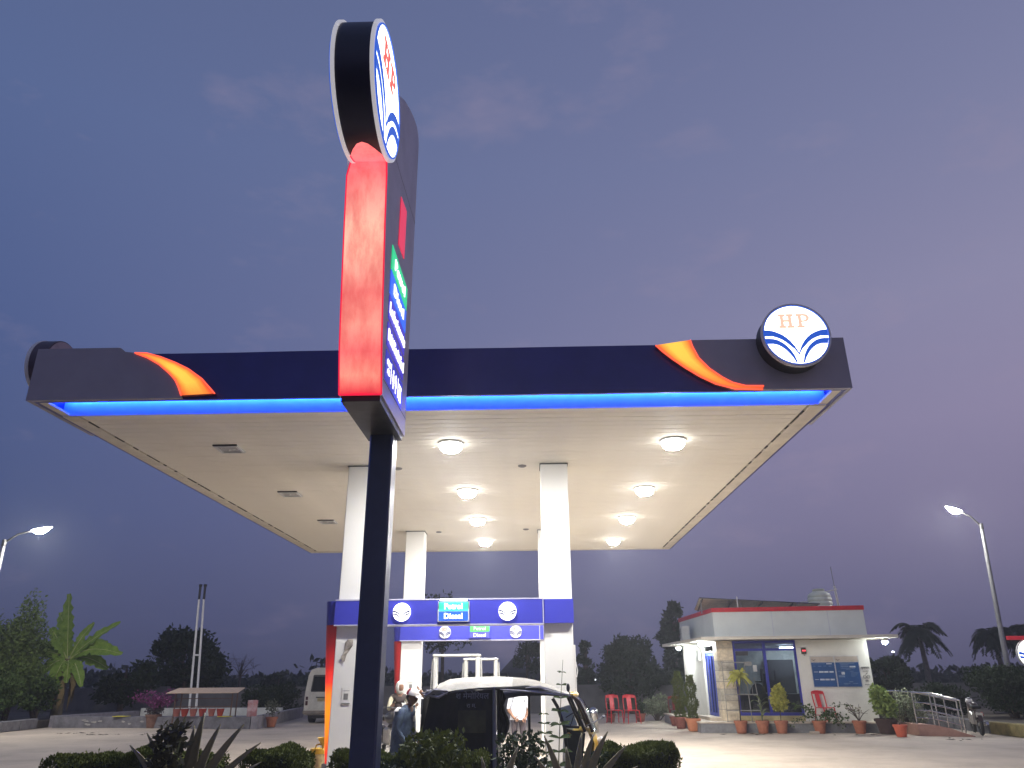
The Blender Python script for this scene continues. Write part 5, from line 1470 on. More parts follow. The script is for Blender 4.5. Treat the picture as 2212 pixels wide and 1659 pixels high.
# ------------------------------------------------------------------ street lamps
def street_lamp(label, base, joint, head, flip, power):
    t = thing('street_lamp', label, 'street lamp', base, 0, 'street lamps of the station')
    B = Vector(base); J = Vector(joint)-B; Hd = Vector(head)-B
    m = MB(); m.tube([(0, 0, -.1), J*.5, J], [.11, .085, .06], 12); m.build('pole', M_galv, t)
    m = MB(); m.tube([(0, 0, -.05), (0, 0, .25)], .17, 12); m.build('base_plate', M_kerby, t)
    d = (Hd-J); m = MB(); m.tube([J-Vector((0, 0, .12)), J+Vector((0, 0, .1))], .075, 10); m.tube([J, J+d*.5+Vector((0, 0, .10)), Hd], [.035, .032, .03], 8); m.build('arm', mat('dark_arm', (.06, .06, .06), .5), t)
    dh = Vector((d.x, d.y, d.z*.45)).normalized(); s = dh.cross(Vector((0, 0, 1))).normalized(); n = s.cross(dh)
    def P(a, b, c): return Hd + dh*a + s*b + n*c
    m = MB(); rows = []
    for a, w, h in ((-.05, .05, .04), (.05, .12, .07), (.3, .16, .085), (.55, .14, .07), (.66, .04, .03)):
        rows.append([P(a, w*cos(q), h*sin(q)) for q in [i*pi/6 for i in range(7)]])
    m.grid(rows); m.build('head', mat('lamp_head_grey', (.35, .35, .36), .5), t, smooth=60)
    m = MB(); rows = []
    for a, w, h in ((.04, .10, .02), (.13, .16, .11), (.28, .18, .155), (.43, .16, .12), (.56, .07, .03)):
        rows.append([P(a, w*cos(q), -h*sin(q)-.004) for q in [i*pi/6 for i in range(7)]])
    m.grid(rows); m.build('lens', glow('street_lens', (1.0, .98, .92), power), t, normals=False, smooth=60)
street_lamp('lit street lamp on bent arm over the shrubs and banana plant', (-18.35, 25.6, .2), (-18.42, 25.6, 6.17), (-17.6, 25.7, 6.58), 1, 720)
street_lamp('lit street lamp on a leaning grey pole beyond the office ramp', (17.5, 29.7, .2), (17.85, 29.7, 7.08), (17.15, 29.6, 7.62), -1, 620)

t = thing('roadside_sign', 'lit round white sign under a red board cut by the picture edge', 'sign', (17.55, 28.0, 0))
m = MB(); m.cyl((0, .1, 0), (0, .1, 2.8), .05); m.build('post', M_galv, t)
m = MB(); m.rbox(-.76, .75, -.06, .06, 2.76, 2.89, .01); m.build('red_board', mat('sign_red', (.42, .02, .03), .4, emit=(.4, .02, .03), estr=.5), t)
m = MB(); m.tube([(-.05, -.05, 2.29), (-.05, .05, 2.29)], [.50, .50], 36); d = m.build('disc', M_white, t)
emblem_face(d, .48, E_white, E_lblue, E_lred2, y=-.06, ring=False, shift=(-.05, 0, 2.29))
# far points of light
for x, y, z, lab in ((4.81, 62, 1.33, 'tiny far white light between the dark trees near the red chairs'), (27.26, 60, 3.14, 'tiny far white light beyond the office slab end')):
    t = thing('far_lamp', lab, 'lamp', (x, y, 0), 0)
    m = MB(); m.cyl((0, 0, 0), (0, 0, z), .03, n=6); m.build('pole', M_black, t)
    m = MB(); m.ball((0, 0, z), (.13, .1, .06), 8, 6); m.build('lens', glow('far_light', (.95, .97, 1), 3), t)

# ------------------------------------------------------------------ parked van seen from behind
def van():
    t = thing('parked_van', 'white passenger van with roof rack parked rear on behind the glowing fin', 'van', (-8.25, 31.85, 0))
    Mv = mat('van_white', (.55, .52, .45), .45, var=.15, scale=2); Mlow = mat('van_dusty', (.20, .17, .14), .8, var=.25)
    sec = [(.30, .86), (.45, .885), (.95, .89), (1.20, .87), (1.75, .80), (1.98, .70), (2.06, .45)]
    prof = [(w, z) for z, w in sec]; poly = [(-w, z) for z, w in sec] + [(w, z) for z, w in sec[::-1]]
    m = MB(); m.prism(poly, 'y', 0, 3.9); b = m.build('body', Mv, t, smooth=30)
    m = MB(); m.prism([(-.62, 1.20), (-.56, 1.74), (.56, 1.74), (.62, 1.20)], 'y', -.012, .0); m.build('rear_window', M_dglass, t, smooth=0)
    m = MB()
    for p, q in (((-.64, 1.18), (-.57, 1.77)), ((.64, 1.18), (.57, 1.77)), ((-.64, 1.18), (.64, 1.18)), ((-.57, 1.77), (.57, 1.77))): m.tube([(p[0], -.01, p[1]), (q[0], -.01, q[1])], .022, 6)
    m.build('window_seal', M_black, t)
    m = MB(); m.box(-.70, .70, -.01, 0, .52, 1.14); m.build('tailgate', mat('van_tailgate', (.50, .48, .42), .45, var=.2, scale=3), t, smooth=0)
    m = MB(); m.box(-.42, .42, -.03, -.012, .93, .97); m.build('handle_bar', M_black, t, smooth=0)
    m = MB(); m.box(-.36, .36, -.02, -.012, .80, .92); m.build('number_plate', mat('old_plate', (.32, .27, .14), .7, var=.4, scale=9), t, smooth=0)
    for sx in (-1, 1):
        m = MB(); m.box(sx*.79-.045, sx*.79+.045, -.02, 0, .66, .82); m.box(sx*.79-.045, sx*.79+.045, -.02, 0, .86, .98); m.build('tail_lamp', mat('tail_dark', (.06, .012, .01), .3), t, smooth=0)
        w = MB(); w.tube([(sx*.72-.1, .75, .33), (sx*.72+.1, .75, .33)], .33, 20); ww = w.build('wheel', M_tyre, t)
        w = MB(); w.tube([(sx*.72-.1, 3.2, .33), (sx*.72+.1, 3.2, .33)], .33, 20); w.build('wheel', M_tyre, t)
    m = MB(); m.rbox(-.88, .88, -.14, 0, .34, .47, .02); m.build('bumper', Mlow, t)
    m = MB(); m.box(-.7, .7, .1, 3.7, .18, .32); m.build('chassis', M_black, t, smooth=0)
    m = MB(); m.box(-.12, .12, -.01, 0, 1.90, 1.96); m.build('top_lamp', M_black, t, smooth=0)
    for z in (2.12, 2.26):
        m = MB(); m.tube([(-.6, .3, z), (.6, .3, z), (.6, 3.2, z), (-.6, 3.2, z), (-.6, .3, z)], .014, 5); m.build('rack_rail', M_black, t)
    for x in (-.6, -.2, .2, .6):
        m = MB(); m.tube([(x, .3, 2.0), (x, .3, 2.27)], .014, 5); m.build('rack_post', M_black, t)
van()

# ------------------------------------------------------------------ fuel dispensers
def dispenser(label, x0, x1, y, zt):
    t = thing('fuel_dispenser', label, 'fuel pump', ((x0+x1)/2, y, .15), 0, 'fuel pumps on the island')
    w = (x1-x0)/2; zt -= .15
    Mw = mat('pump_white', (.56, .56, .52), .35, var=.05)
    m = MB(); m.rbox(-w+.02, w-.02, -.25, .25, .0, 1.22, .03); m.build('cabinet', Mw, t)
    for s in (-1, 1):
        m = MB(); m.rbox(s*(w-.045)-.042, s*(w-.045)+.042, -.12, .12, 1.22, zt-.0, .02); m.build('hoop_post', Mw, t)
        m = MB(); m.tube([(s*(w+.02), .0, zt-.05), (s*(w+.03), -.02, zt-.35), (s*(w+.04), -.05, .75), (s*(w+.05), -.06, .45), (s*(w+.03), -.08, .9)], .016, 8); m.build('hose', mat('hose_grey', (.4, .4, .38), .5), t)
        m = MB(); m.rbox(s*(w+.03)-.03, s*(w+.03)+.03, -.14, -.02, .85, 1.05, .01); m.build('nozzle', M_black, t)
    m = MB(); m.rbox(-w-.015, w+.015, -.13, .13, zt-.005, zt+.04, .018); m.build('hoop_top', Mw, t)
    m = MB(); m.box(-w+.1, w-.1, -.256, -.251, .80, 1.12); m.build('display', M_dglass, t, smooth=0)
    m = MB(); m.box(-w+.05, w-.05, -.256, -.251, .1, .6); m.build('front_panel', M_blue, t, smooth=0)
dispenser('nearer white fuel pump with a tall hoop frame above the rickshaw roof', -2.01, -1.06, 16.0, 2.10)
dispenser('farther white fuel pump with a tall hoop frame between the beams', -1.56, -.79, 18.0, 2.06)

# ------------------------------------------------------------------ oil drum with funnel
t = thing('oil_drum', 'dented rusty cream oil drum with yellow top beside the glowing fin', 'drum', (-3.66, 13.9, 0))
m = MB(); m.lathe([(.14, 0), (.145, .02), (.14, .1), (.145, .13), (.14, .2), (.143, .36), (.14, .38), (.138, .55)], n=22); m.build('body', mat('drum_rusty', (.55, .44, .20), .6, var=.4, scale=7, col2=(.12, .07, .03)), t)
m = MB(); m.lathe([(.146, .52), (.15, .53), (.15, .59), (.14, .60), (.02, .59)], n=22); m.build('top_band', M_yellow, t)
m = MB(); m.tube([(-.07, 0, .59), (-.05, 0, .65), (0, 0, .665), (.05, 0, .65), (.07, 0, .59)], .012, 6); m.build('handle', M_yellow, t)
t = thing('metal_funnel', 'yellow metal funnel standing in the top of the oil drum', 'funnel', (-3.58, 13.85, .58))
m = MB(); m.lathe([(.015, 0), (.02, .06), (.095, .16), (.10, .185), (.105, .19), (.095, .185), (.088, .16), (.014, .062), (.010, 0)], n=20); m.build('cone', M_yellow, t)

# stainless bin
t = thing('steel_bin', 'shiny steel cylinder bin with domed lid beyond the rickshaw windscreen', 'bin', (1.95, 26.2, 0))
m = MB(); m.lathe([(.14, 0), (.15, .02), (.15, .56), (.14, .57)], n=22); m.build('body', M_steel, t)
m = MB(); m.lathe([(.152, .565), (.15, .62), (.11, .70), (.05, .735), (0, .74)], n=22); m.build('lid', M_steel, t)

# ------------------------------------------------------------------ auto rickshaw
def rickshaw():
    t = thing('auto_rickshaw', 'black and yellow auto rickshaw with pale canvas roof parked at the pumps', 'auto rickshaw', (-.3, 11.55, 0))
    O = Vector((.3, -11.55, 0))
    def put(m, name, mm, par=t, **k):
        m.xf(Matrix.Translation(O)); return m.build(name, mm, par, **k)
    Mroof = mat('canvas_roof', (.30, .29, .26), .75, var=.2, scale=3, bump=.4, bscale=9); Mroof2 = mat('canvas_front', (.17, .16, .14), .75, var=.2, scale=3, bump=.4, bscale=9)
    Mtarp = mat('black_tarp', (.014, .013, .013), .7, spec=.2, var=.3, scale=4); Mnavy = mat('navy_tarp', (.02, .022, .05), .4, var=.2, scale=4)
    Mfold = mat('grey_tarp_fold', (.30, .29, .32), .5, var=.2, scale=5); Mfr = mat('rick_frame', (.02, .02, .02), .4); Myel = M_yellow
    Mgreen = mat('rick_lower', (.03, .035, .025), .45, var=.2)
    # roof
    sec = [(-1.46,1.47,1.50),(-1.41,1.49,1.57),(-1.33,1.515,1.64),(-1.20,1.535,1.69),(-1.0,1.565,1.715),(-.75,1.585,1.72),(-.5,1.59,1.72),(-.28,1.60,1.712),(-.1,1.61,1.695),(.05,1.60,1.665),(.2,1.565,1.62),(.38,1.52,1.56),(.55,1.472,1.50)]
    y0, y1 = 10.96, 12.16; rnd = random.Random(6)
    S = [-1, -.93, -.8, -.6, -.3, 0, .3, .6, .8, .93, 1]
    m = MB(); rows = []
    for x, ze, zt in sec:
        w = (y1-y0)/2*(1 if -1.4 < x < .1 else .93)
        rows.append([(x, (y0+y1)/2+w*s, ze+(zt-ze)*(1-abs(s)**2.6)+rnd.uniform(-.004, .004)) for s in S])
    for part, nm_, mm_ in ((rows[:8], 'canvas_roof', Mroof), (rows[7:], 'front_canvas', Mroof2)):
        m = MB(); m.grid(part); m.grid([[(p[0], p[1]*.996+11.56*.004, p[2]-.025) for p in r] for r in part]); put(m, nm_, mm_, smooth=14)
    # crumpled rolled canvas at the rear corner
    m = MB()
    for k in range(7): m.tube([(-1.50+rnd.uniform(-.03, .05), 10.97+rnd.uniform(-.03, .03), 1.50+rnd.uniform(-.05, .06)), (-1.38+rnd.uniform(-.02, .1), 10.95+rnd.uniform(-.02, .03), 1.51+rnd.uniform(-.05, .05)), (-1.22+rnd.uniform(-.04, .08), 10.96, 1.53+rnd.uniform(-.03, .02))], [.012, .022, .010], 6)
    put(m, 'rolled_canvas', Mfold)
    # rear side curtain with folds
    m = MB(); rows = []
    for i in range(9):
        z = 1.56-.98*i/8
        xl = -1.40-.10*min(1, i/4); xr = -.55
        r = []
        for j in range(22):
            s = j/21; x = xl+(xr-xl)*s
            fold = .028*sin(s*16+i*.35)*(1-s)**1.3+.006*sin(s*40)
            r.append((x, 10.985-.03*i/8+fold, z + (.0 if i else (-.03*(1-s)))))
        rows.append(r)
    m.grid(rows); cu = put(m, 'side_curtain', Mtarp, smooth=70)
    Mt = mat('faded_lettering', (.20, .20, .25), .5, var=.2, scale=30)
    lettering('श मेमोिरयल', .105, Mt, cu, Vector((-.83, 10.945, 1.475))+O)
    lettering('रा म.', .075, Mt, cu, Vector((-.84, 10.94, 1.355))+O)
    m = MB(); rows = []
    for i in range(5):
        z = 1.5-.9*i/4; rows.append([(-1.50-.02*i+.02*sin(j), 11.0+1.12*j/8, z) for j in range(9)])
    m.grid(rows); put(m, 'rear_curtain', Mtarp, smooth=70)
    # clear window sewn in the curtain
    m = MB(); m.box(-1.02, -.64, 10.935, 10.94, 1.02, 1.30); put(m, 'curtain_window', mat('dull_clear_sheet', (.06, .055, .035), .15, var=.3, scale=5), cu, smooth=0)
    # frame posts
    for (a, b) in (((-.53, 10.97, 1.59), (-.52, 10.95, .45)), ((-.53, 12.12, 1.59), (-.52, 12.12, .45)), ((-.06, 12.1, 1.58), (-.06, 12.1, .5)), ((.50, 10.99, 1.48), (.70, 11.02, 1.02)), ((.50, 12.1, 1.48), (.70, 12.1, 1.02)), ((-1.38, 11.05, 1.5), (-1.38, 11.05, .5)), ((-1.38, 12.1, 1.5), (-1.38, 12.1, .5))):
        m = MB(); m.tube([a, b], .02 if a[0] > -.5 else .026, 8); put(m, 'frame_post', Mfr if a[0] != -.53 else mat('grey_post', (.16, .16, .17), .5))
    m = MB(); m.tube([(-.53, 10.965, 1.57), (.1, 10.965, 1.585), (.5, 10.98, 1.47)], .02, 8); put(m, 'door_rail', Mfr)
    # curtain bunched behind the opening
    m = MB(); rows = []
    for i in range(10):
        z = 1.575-.66*i/9; w = [.17, .15, .12, .09, .11, .15, .17, .16, .13, .10][i]
        rows.append([(-.49+w*j/9, 11.0+.03*sin(j*1.9+i*.4), z) for j in range(10)])
    m.grid(rows); put(m, 'bunched_curtain', Mtarp, smooth=70)
    # rolled flap above the doorway
    m = MB(); rows = []
    up = [(-.42,1.56),(-.2,1.57),(0,1.575),(.2,1.545),(.36,1.51),(.5,1.475)]; lo = [(-.36,1.44),(-.2,1.465),(0,1.475),(.2,1.475),(.36,1.465),(.5,1.455)]
    for k in range(6):
        s = k/5; rows.append([(u[0]*(1-s)+l[0]*s, 10.975-.05*sin(pi*s)+.01*sin(k*2+u[0]*9), u[1]*(1-s)+l[1]*s) for u, l in zip(up, lo)])
    m.grid(rows); put(m, 'door_flap', Mnavy, smooth=70)
    for (a, b, c) in (((-.45, 10.92, 1.56), (0, 10.90, 1.535), (.42, 10.92, 1.475)), ((-.1, 10.93, 1.575), (.08, 10.90, 1.60), (.25, 10.93, 1.56)), ((.05, 10.92, 1.585), (.25, 10.90, 1.535), (.52, 10.94, 1.47))):
        m = MB(); m.tube(bez(a, b, c, 6), [.006, .013, .016, .013, .014, .01, .005], 6); put(m, 'flap_fold', Mfold)
    # front: windscreen, cowl, headlamp, mudguard
    ws = [(.53, 1.47), (.63, 1.40), (.72, 1.22), (.80, 1.02)]
    m = MB(); m.grid([[(x+.10*(1-(j-3)**2/9), 11.02+1.06*j/6, z) for j in range(7)] for x, z in ws]); put(m, 'windscreen', glass('rick_glass', (.55, .62, .60), .25), smooth=60)
    for j in (0, 6):
        m = MB(); m.tube([(x+.10*(1-(j-3)**2/9), 11.02+1.06*j/6, z) for x, z in ws], .022, 8); put(m, 'windscreen_pillar', mat('pillar_brown', (.05, .03, .025), .35))
    m = MB(); m.tube([(.53+.10*(1-(j-3)**2/9), 11.02+1.06*j/6, 1.475) for j in range(7)], .03, 8); put(m, 'windscreen_header', Myel)
    m = MB(); rows = []
    for x, z, w in ((.58, 1.04, .56), (.80, 1.03, .54), (.88, .98, .46), (.92, .86, .36), (.90, .68, .24), (.80, .56, .16)):
        rows.append([(x-.14*(1-cos(s*1.2)), 11.55+w*s, z) for s in (-1, -.8, -.5, 0, .5, .8, 1)])
    m.grid(rows); put(m, 'front_cowl', Myel, smooth=55)
    m = MB(); m.lathe([(.0, .05), (.05, .045), (.075, .02), (.08, 0), (.05, -.06), (0, -.08)], n=18); m.xf(Matrix.Translation((.94, 11.42, .86)) @ Matrix.Rotation(radians(90), 4, 'Y')); put(m, 'headlamp', M_chrome)
    m = MB(); m.ball((.955, 11.12, .83), (.035, .03, .03), 10, 8); put(m, 'indicator', mat('amber', (.6, .25, .02), .3))
    m = MB(); m.grid([[(.66+.27*cos(a), 11.46+.18*j/4, .28+.27*sin(a)) for j in range(5)] for a in [radians(q) for q in range(-10, 171, 20)]]); put(m, 'mudguard', Myel, smooth=60)
    # side sheet door
    m = MB(); m.prism([(.335, 1.315), (.505, 1.36), (.60, 1.10), (.42, 1.10)], 'y', 10.985, 10.993); put(m, 'side_sheet', mat('pale_sheet', (.42, .50, .48), .3, var=.08), smooth=0)
    m = MB(); m.tube([(.27, 10.98, 1.44), (.335, 10.975, 1.33), (.42, 10.975, 1.08), (.46, 10.98, .6)], .024, 8); m.tube([(.42, 10.975, 1.09), (.62, 10.975, 1.08)], .016, 8); put(m, 'door_post', Mfr)
    m = MB(); m.tube([(.44, 10.97, 1.2), (.58, 10.97, 1.28)], .006, 5); m.tube([(.50, 10.97, 1.1), (.57, 10.97, 1.27)], .006, 5); put(m, 'sheet_brace', Mfr)
    # body tub
    m = MB(); m.prism([(-1.45,.95),(-1.5,.5),(-1.42,.32),(-.2,.28),(.5,.28),(.62,.45),(.70,1.0),(.45,1.06),(.42,.55),(-.1,.5),(-.45,.55),(-.5,.98)], 'y', 11.0, 12.1); put(m, 'body_tub', Mgreen, smooth=30)
    m = MB(); m.rbox(-1.3, -.75, 11.1, 12.0, .55, .72, .04); put(m, 'rear_seat', M_black)
    m = MB(); m.rbox(-1.36, -1.26, 11.1, 12.0, .7, 1.25, .04); put(m, 'rear_backrest', M_black)
    m = MB(); m.rbox(-.25, .05, 11.25, 11.85, .55, .70, .04); put(m, 'driver_seat', M_black)
    m = MB(); m.tube([(.55, 11.2, .98), (.50, 11.35, 1.02), (.52, 11.55, .98), (.50, 11.75, 1.02), (.55, 11.9, .98)], .014, 6); m.tube([(.52, 11.55, .98), (.66, 11.55, .4)], .02, 6); put(m, 'handlebar', M_black)
    # wheels
    for (x, y) in ((.66, 11.55), (-1.0, 11.12), (-1.0, 11.98)):
        m = MB(); m.tube([(x, y-.05, .21), (x, y+.05, .21)], .21, 20); w = put(m, 'wheel', M_tyre)
        m = MB(); m.tube([(x, y-.056, .21), (x, y+.056, .21)], .10, 14); put(m, 'rim', M_galv, w)
    # mirrors
    m = MB(); m.tube([(.52, 11.0, 1.46), (.49, 10.96, 1.54)], .007, 6); m.ball((.485, 10.95, 1.575), (.025, .02, .055), 10, 8); put(m, 'mirror', M_black)
    m = MB(); m.tube([(.72, 11.0, 1.10), (.82, 10.96, 1.14), (.93, 10.95, 1.20)], .008, 6); m.ball((.95, 10.95, 1.21), (.02, .03, .02), 8, 6); put(m, 'mirror', M_galv)
    m = MB(); m.ball((.47, 10.965, .99), (.03, .02, .03), 8, 6); put(m, 'side_lamp', mat('amber', (.6, .25, .02), .3))
rickshaw()

# ------------------------------------------------------------------ motorcycles
def motorcycle(label, loc, rz, full=True, colr='dark'):
    """heads along +X of its own frame"""
    t = thing('motorcycle', label, 'motorcycle', loc, rz)
    Mb = mat('bike_' + colr, {'dark': (.03, .028, .03), 'brown': (.045, .025, .02)}[colr], .3, var=.2)
    Mg = mat('bike_fork', (.5, .48, .44), .3, metal=.6)
    for x in (.62, -.62):
        m = MB(); n = 26
        V = []; F = []
        for i in range(n):
            a = 2*pi*i/n
            for k in range(6):
                b = 2*pi*k/6; r = .255+.045*cos(b); V.append((x+r*cos(a), .045*sin(b), .30+r*sin(a)))
        for i in range(n):
            for k in range(6): F.append((i*6+k, i*6+(k+1) % 6, ((i+1) % n)*6+(k+1) % 6, ((i+1) % n)*6+k))
        m.add(V, F); w = m.build('wheel', M_tyre, t)
        m = MB()
        for k in range(10):
            a = 2*pi*k/10; m.tube([(x, 0, .3), (x+.22*cos(a), 0, .30+.22*sin(a))], .006, 4)
        m.tube([(x, -.05, .3), (x, .05, .3)], .05, 10); m.build('spokes', Mg, w)
        m = MB(); m.grid([[(x+.315*cos(a), y, .30+.315*sin(a)) for y in (-.055, 0, .055)] for a in [radians(q) for q in range(20, 161, 14)]]); m.build('mudguard', Mg if x > 0 else Mb, t, smooth=60)
    for s in (-1, 1):
        m = MB(); m.tube([(.62, s*.07, .30), (.42, s*.07, .92)], .02, 8); m.build('fork', Mg, t)
    m = MB(); m.ball((.08, 0, .78), (.28, .15, .12), 14, 8); m.build('fuel_tank', Mb, t)
    m = MB(); m.rbox(-.62, -.14, -.13, .13, .72, .80, .03); m.build('seat', M_tyre, t)
    m = MB(); m.rbox(-.14, .2, -.12, .12, .28, .6, .04); m.build('engine', Mg, t)
    m = MB(); m.tube([(.42, 0, .85), (-.1, 0, .62), (-.62, 0, .3)], .025, 6); m.tube([(.4, 0, .7), (.1, 0, .28), (-.62, 0, .3)], .022, 6); m.build('frame', Mb, t)
    m = MB(); m.tube([(.34, -.34, .99), (.40, -.18, 1.0), (.43, 0, .97), (.40, .18, 1.0), (.34, .34, .99)], .013, 6); m.build('handlebar', M_black, t)
    m = MB(); m.ball((.50, 0, .90), (.09, .10, .10), 14, 8); hl = m.build('headlamp', M_chrome, t)
    m = MB(); m.ball((.535, 0, .90), (.062, .085, .085), 12, 8); m.build('lens', mat('lamp_glass', (.5, .5, .5), .1), hl)
    m = MB(); m.tube([(-.62, -.1, .62), (-.72, -.1, .55)], .03, 6); m.build('tail_lamp', M_red, t)
    m = MB(); m.box(-.80, -.78, -.09, .09, .50, .62); m.build('number_plate', mat('plate_white', (.5, .48, .42), .5), t, smooth=0)
    m = MB(); m.tube([(.05, -.14, .30), (-.3, -.15, .28), (-.8, -.16, .34)], [.025, .035, .045], 8); m.build('exhaust', M_steel, t)
    for s in (-1, 1):
        m = MB(); m.tube([(.36, s*.3, 1.0), (.34, s*.36, 1.14)], .006, 5); m.ball((.34, s*.37, 1.17), (.012, .05, .035), 8, 6); m.build('mirror', M_black, t)
    return t
motorcycle('motorcycle with bright front fork under the rider in white headscarf', (-2.95, 16.7, 0.15), radians(-62))
motorcycle('dark motorcycle parked rear on beside the ramp railing', (13.2, 24.5, 0), radians(70), colr='brown')
# ------------------------------------------------------------------ people
M_skin = mat('brown_skin', (.23, .115, .065), .55, var=.1)
def person(label, loc, rz, J, cloth, hands=(), cat='person'):
    """J: joint positions in the person's own frame (facing +X). cloth: region -> material"""
    V = []; E = []; Rr = []; seg = []
    idx = {}
    def v(name, p, r):
        idx[name] = len(V); V.append(Vector(p)); Rr.append(r); return idx[name]
    base = dict(pelvis=(0, 0, .90), belly=(.0, 0, 1.04), chest=(0, 0, 1.22), collar=(0, 0, 1.36), neck=(.01, 0, 1.43), skull=(.03, 0, 1.50),
                shR=(0, -.165, 1.33), elR=(0, -.22, 1.06), wrR=(.08, -.22, .83), haR=(.11, -.22, .76), shL=(0, .165, 1.33), elL=(0, .22, 1.06), wrL=(.08, .22, .83), haL=(.11, .22, .76),
                hiR=(0, -.09, .86), knR=(.02, -.10, .48), anR=(0, -.10, .09), toR=(.15, -.11, .04), hiL=(0, .09, .86), knL=(.02, .10, .48), anL=(0, .10, .09), toL=(.15, .11, .04))
    base.update(J)
    rad = dict(pelvis=(.115, .15), belly=(.10, .14), chest=(.115, .16), collar=(.085, .11), neck=(.052, .052), skull=(.055, .055), shR=(.06, .06), elR=(.043, .043), wrR=(.03, .03), haR=(.026, .038), shL=(.06, .06), elL=(.043, .043), wrL=(.03, .03), haL=(.026, .038),
               hiR=(.095, .095), knR=(.062, .062), anR=(.042, .042), toR=(.032, .042), hiL=(.095, .095), knL=(.062, .062), anL=(.042, .042), toL=(.032, .042))
    for k in base: v(k, base[k], rad[k])
    links = [('pelvis', 'belly', 'torso'), ('belly', 'chest', 'torso'), ('chest', 'collar', 'torso'), ('collar', 'neck', 'skin'), ('neck', 'skull', 'skin')]
    for s in 'RL':
        links += [('collar', 'sh'+s, 'torso'), ('sh'+s, 'el'+s, 'sleeve'), ('el'+s, 'wr'+s, 'forearm'), ('wr'+s, 'ha'+s, 'skin'), ('pelvis', 'hi'+s, 'legs'), ('hi'+s, 'kn'+s, 'legs'), ('kn'+s, 'an'+s, 'legs'), ('an'+s, 'to'+s, 'shoe')]
    E = [(idx[a], idx[b]) for a, b, _ in links]
    me = bpy.data.meshes.new('person'); me.from_pydata(V, E, [])
    o = bpy.data.objects.new('person', me); COL.objects.link(o)
    o.modifiers.new('skin', 'SKIN'); sub = o.modifiers.new('sub', 'SUBSURF'); sub.levels = 2; sub.render_levels = 2
    for i, d in enumerate(me.skin_vertices[0].data):
        d.radius = Rr[i]; d.use_root = (i == idx['pelvis'])
    dg = bpy.context.evaluated_depsgraph_get(); dg.update()
    out = bpy.data.meshes.new_from_object(o.evaluated_get(dg))
    bpy.data.objects.remove(o); bpy.data.meshes.remove(me)
    regions = ['skin', 'torso', 'sleeve', 'forearm', 'legs', 'shoe']
    mats = [cloth.get(r, M_skin) for r in regions]
    segs = [(base_v(V, idx, a), base_v(V, idx, b), r) for a, b, r in links]
    bm = bmesh.new(); bm.from_mesh(out)
    for f in bm.faces:
        c = f.calc_center_median(); best = 9; rr = 'torso'
        for a, b, r in segs:
            ab = b-a; tt = max(0, min(1, (c-a).dot(ab)/ab.dot(ab))); d = (c-(a+ab*tt)).length
            if d < best: best = d; rr = r
        f.material_index = regions.index(rr); f.smooth = True
    # head shaped on the skull joint
    H = Vector(base['skull']); hd = MB()
    tilt = J.get('_tilt', 0) if False else 0
    n, mrows = 16, 12; rows = []
    for i in range(mrows+1):
        ph = -pi/2+pi*i/mrows; z = sin(ph); rows.append([])
        for k in range(n+1):
            a = 2*pi*k/n
            rx, ry = .098, .076
            x = rx*cos(ph)*cos(a); y = ry*cos(ph)*sin(a); zz = .118*z
            if cos(a) > .3 and z < 0: x *= 1-.10*(-z); 
            if z < -.3: y *= .86
            if abs(a if a < pi else a-2*pi) < .30 and -.35 < z < .12: x += .020*(1-abs((z+.12)/.25)) if abs((z+.12)/.25) < 1 else 0   # nose
            if abs(a if a < pi else a-2*pi) < .5 and -.62 < z < -.48: x += .006       # lips
            rows[-1].append((x, y, zz))
    hd.grid(rows)
    for s in (-1, 1): hd.ball((-.005, s*.078, -.008), (.018, .010, .030), 8, 6)
    pitch = cloth.get('nod', 0)
    hd.xf(Matrix.Translation(H+Vector((.01, 0, .075))) @ Matrix.Rotation(pitch, 4, 'Y'))
    # fingers
    for s in 'RL':
        hp, wp = Vector(base['ha'+s]), Vector(base['wr'+s]); d = (hp-wp).normalized(); side = d.cross(Vector((1, 0, 0)) if abs(d.x) < .8 else Vector((0, 1, 0))).normalized(); nn = side.cross(d)
        sp = cloth.get('open', False)
        for q, (off_, L) in enumerate(((-.028, .058), (-.010, .070), (.009, .066), (.027, .050))):
            b = hp+d*.012+side*off_; cl = .0 if sp else .35
            hd.tube([b, b+d*L*.5+nn*L*cl*.3+side*off_*(.5 if sp else 0), b+d*L+nn*L*cl+side*off_*(1 if sp else 0)], [.0095, .0085, .006], 6)
        b = wp.lerp(hp, .55)-side*.028; hd.tube([b, b-side*.028+d*.02, b-side*.038+d*.05], [.011, .010, .007], 6)
    tmp = hd.mesh('tmp', M_skin); n0 = len(bm.faces)
    bm.from_mesh(tmp); bm.faces.ensure_lookup_table()
    for f in bm.faces[n0:]: f.material_index = 0; f.smooth = True
    out.materials.clear()
    for m_ in mats: out.materials.append(m_)
    bm.to_mesh(out); bm.free(); bpy.data.meshes.remove(tmp)
    body = link('person', out, None, loc, (0, 0, rz)); tag(body, label, cat)
    HC = H+Vector((.01, 0, .075)); HM = Matrix.Translation(HC) @ Matrix.Rotation(pitch, 4, 'Y')
    for s in (-1, 1):
        m = MB(); m.ball((.083, s*.030, .004), (.010, .014, .009), 8, 6); m.xf(HM); m.build('eye', M_black, body)
    return body, HM, base
def base_v(V, idx, a): return V[idx[a]]
M_hair = mat('black_hair', (.012, .010, .010), .5, var=.2)
M_denim = mat('denim', (.075, .11, .17), .8, var=.35, scale=9, bump=.3, bscale=20)
M_cream = mat('cream_trousers', (.42, .38, .28), .8, var=.2); M_wshirt = mat('white_shirt', (.78, .80, .86), .7, var=.06, scale=6, bump=.3, bscale=10)
M_char = mat('charcoal_trousers', (.075, .06, .07), .8, var=.2); M_vest = mat('dark_vest', (.05, .035, .032), .8, var=.2); M_ysleeve = mat('pale_sleeve', (.60, .56, .40), .75, var=.12)
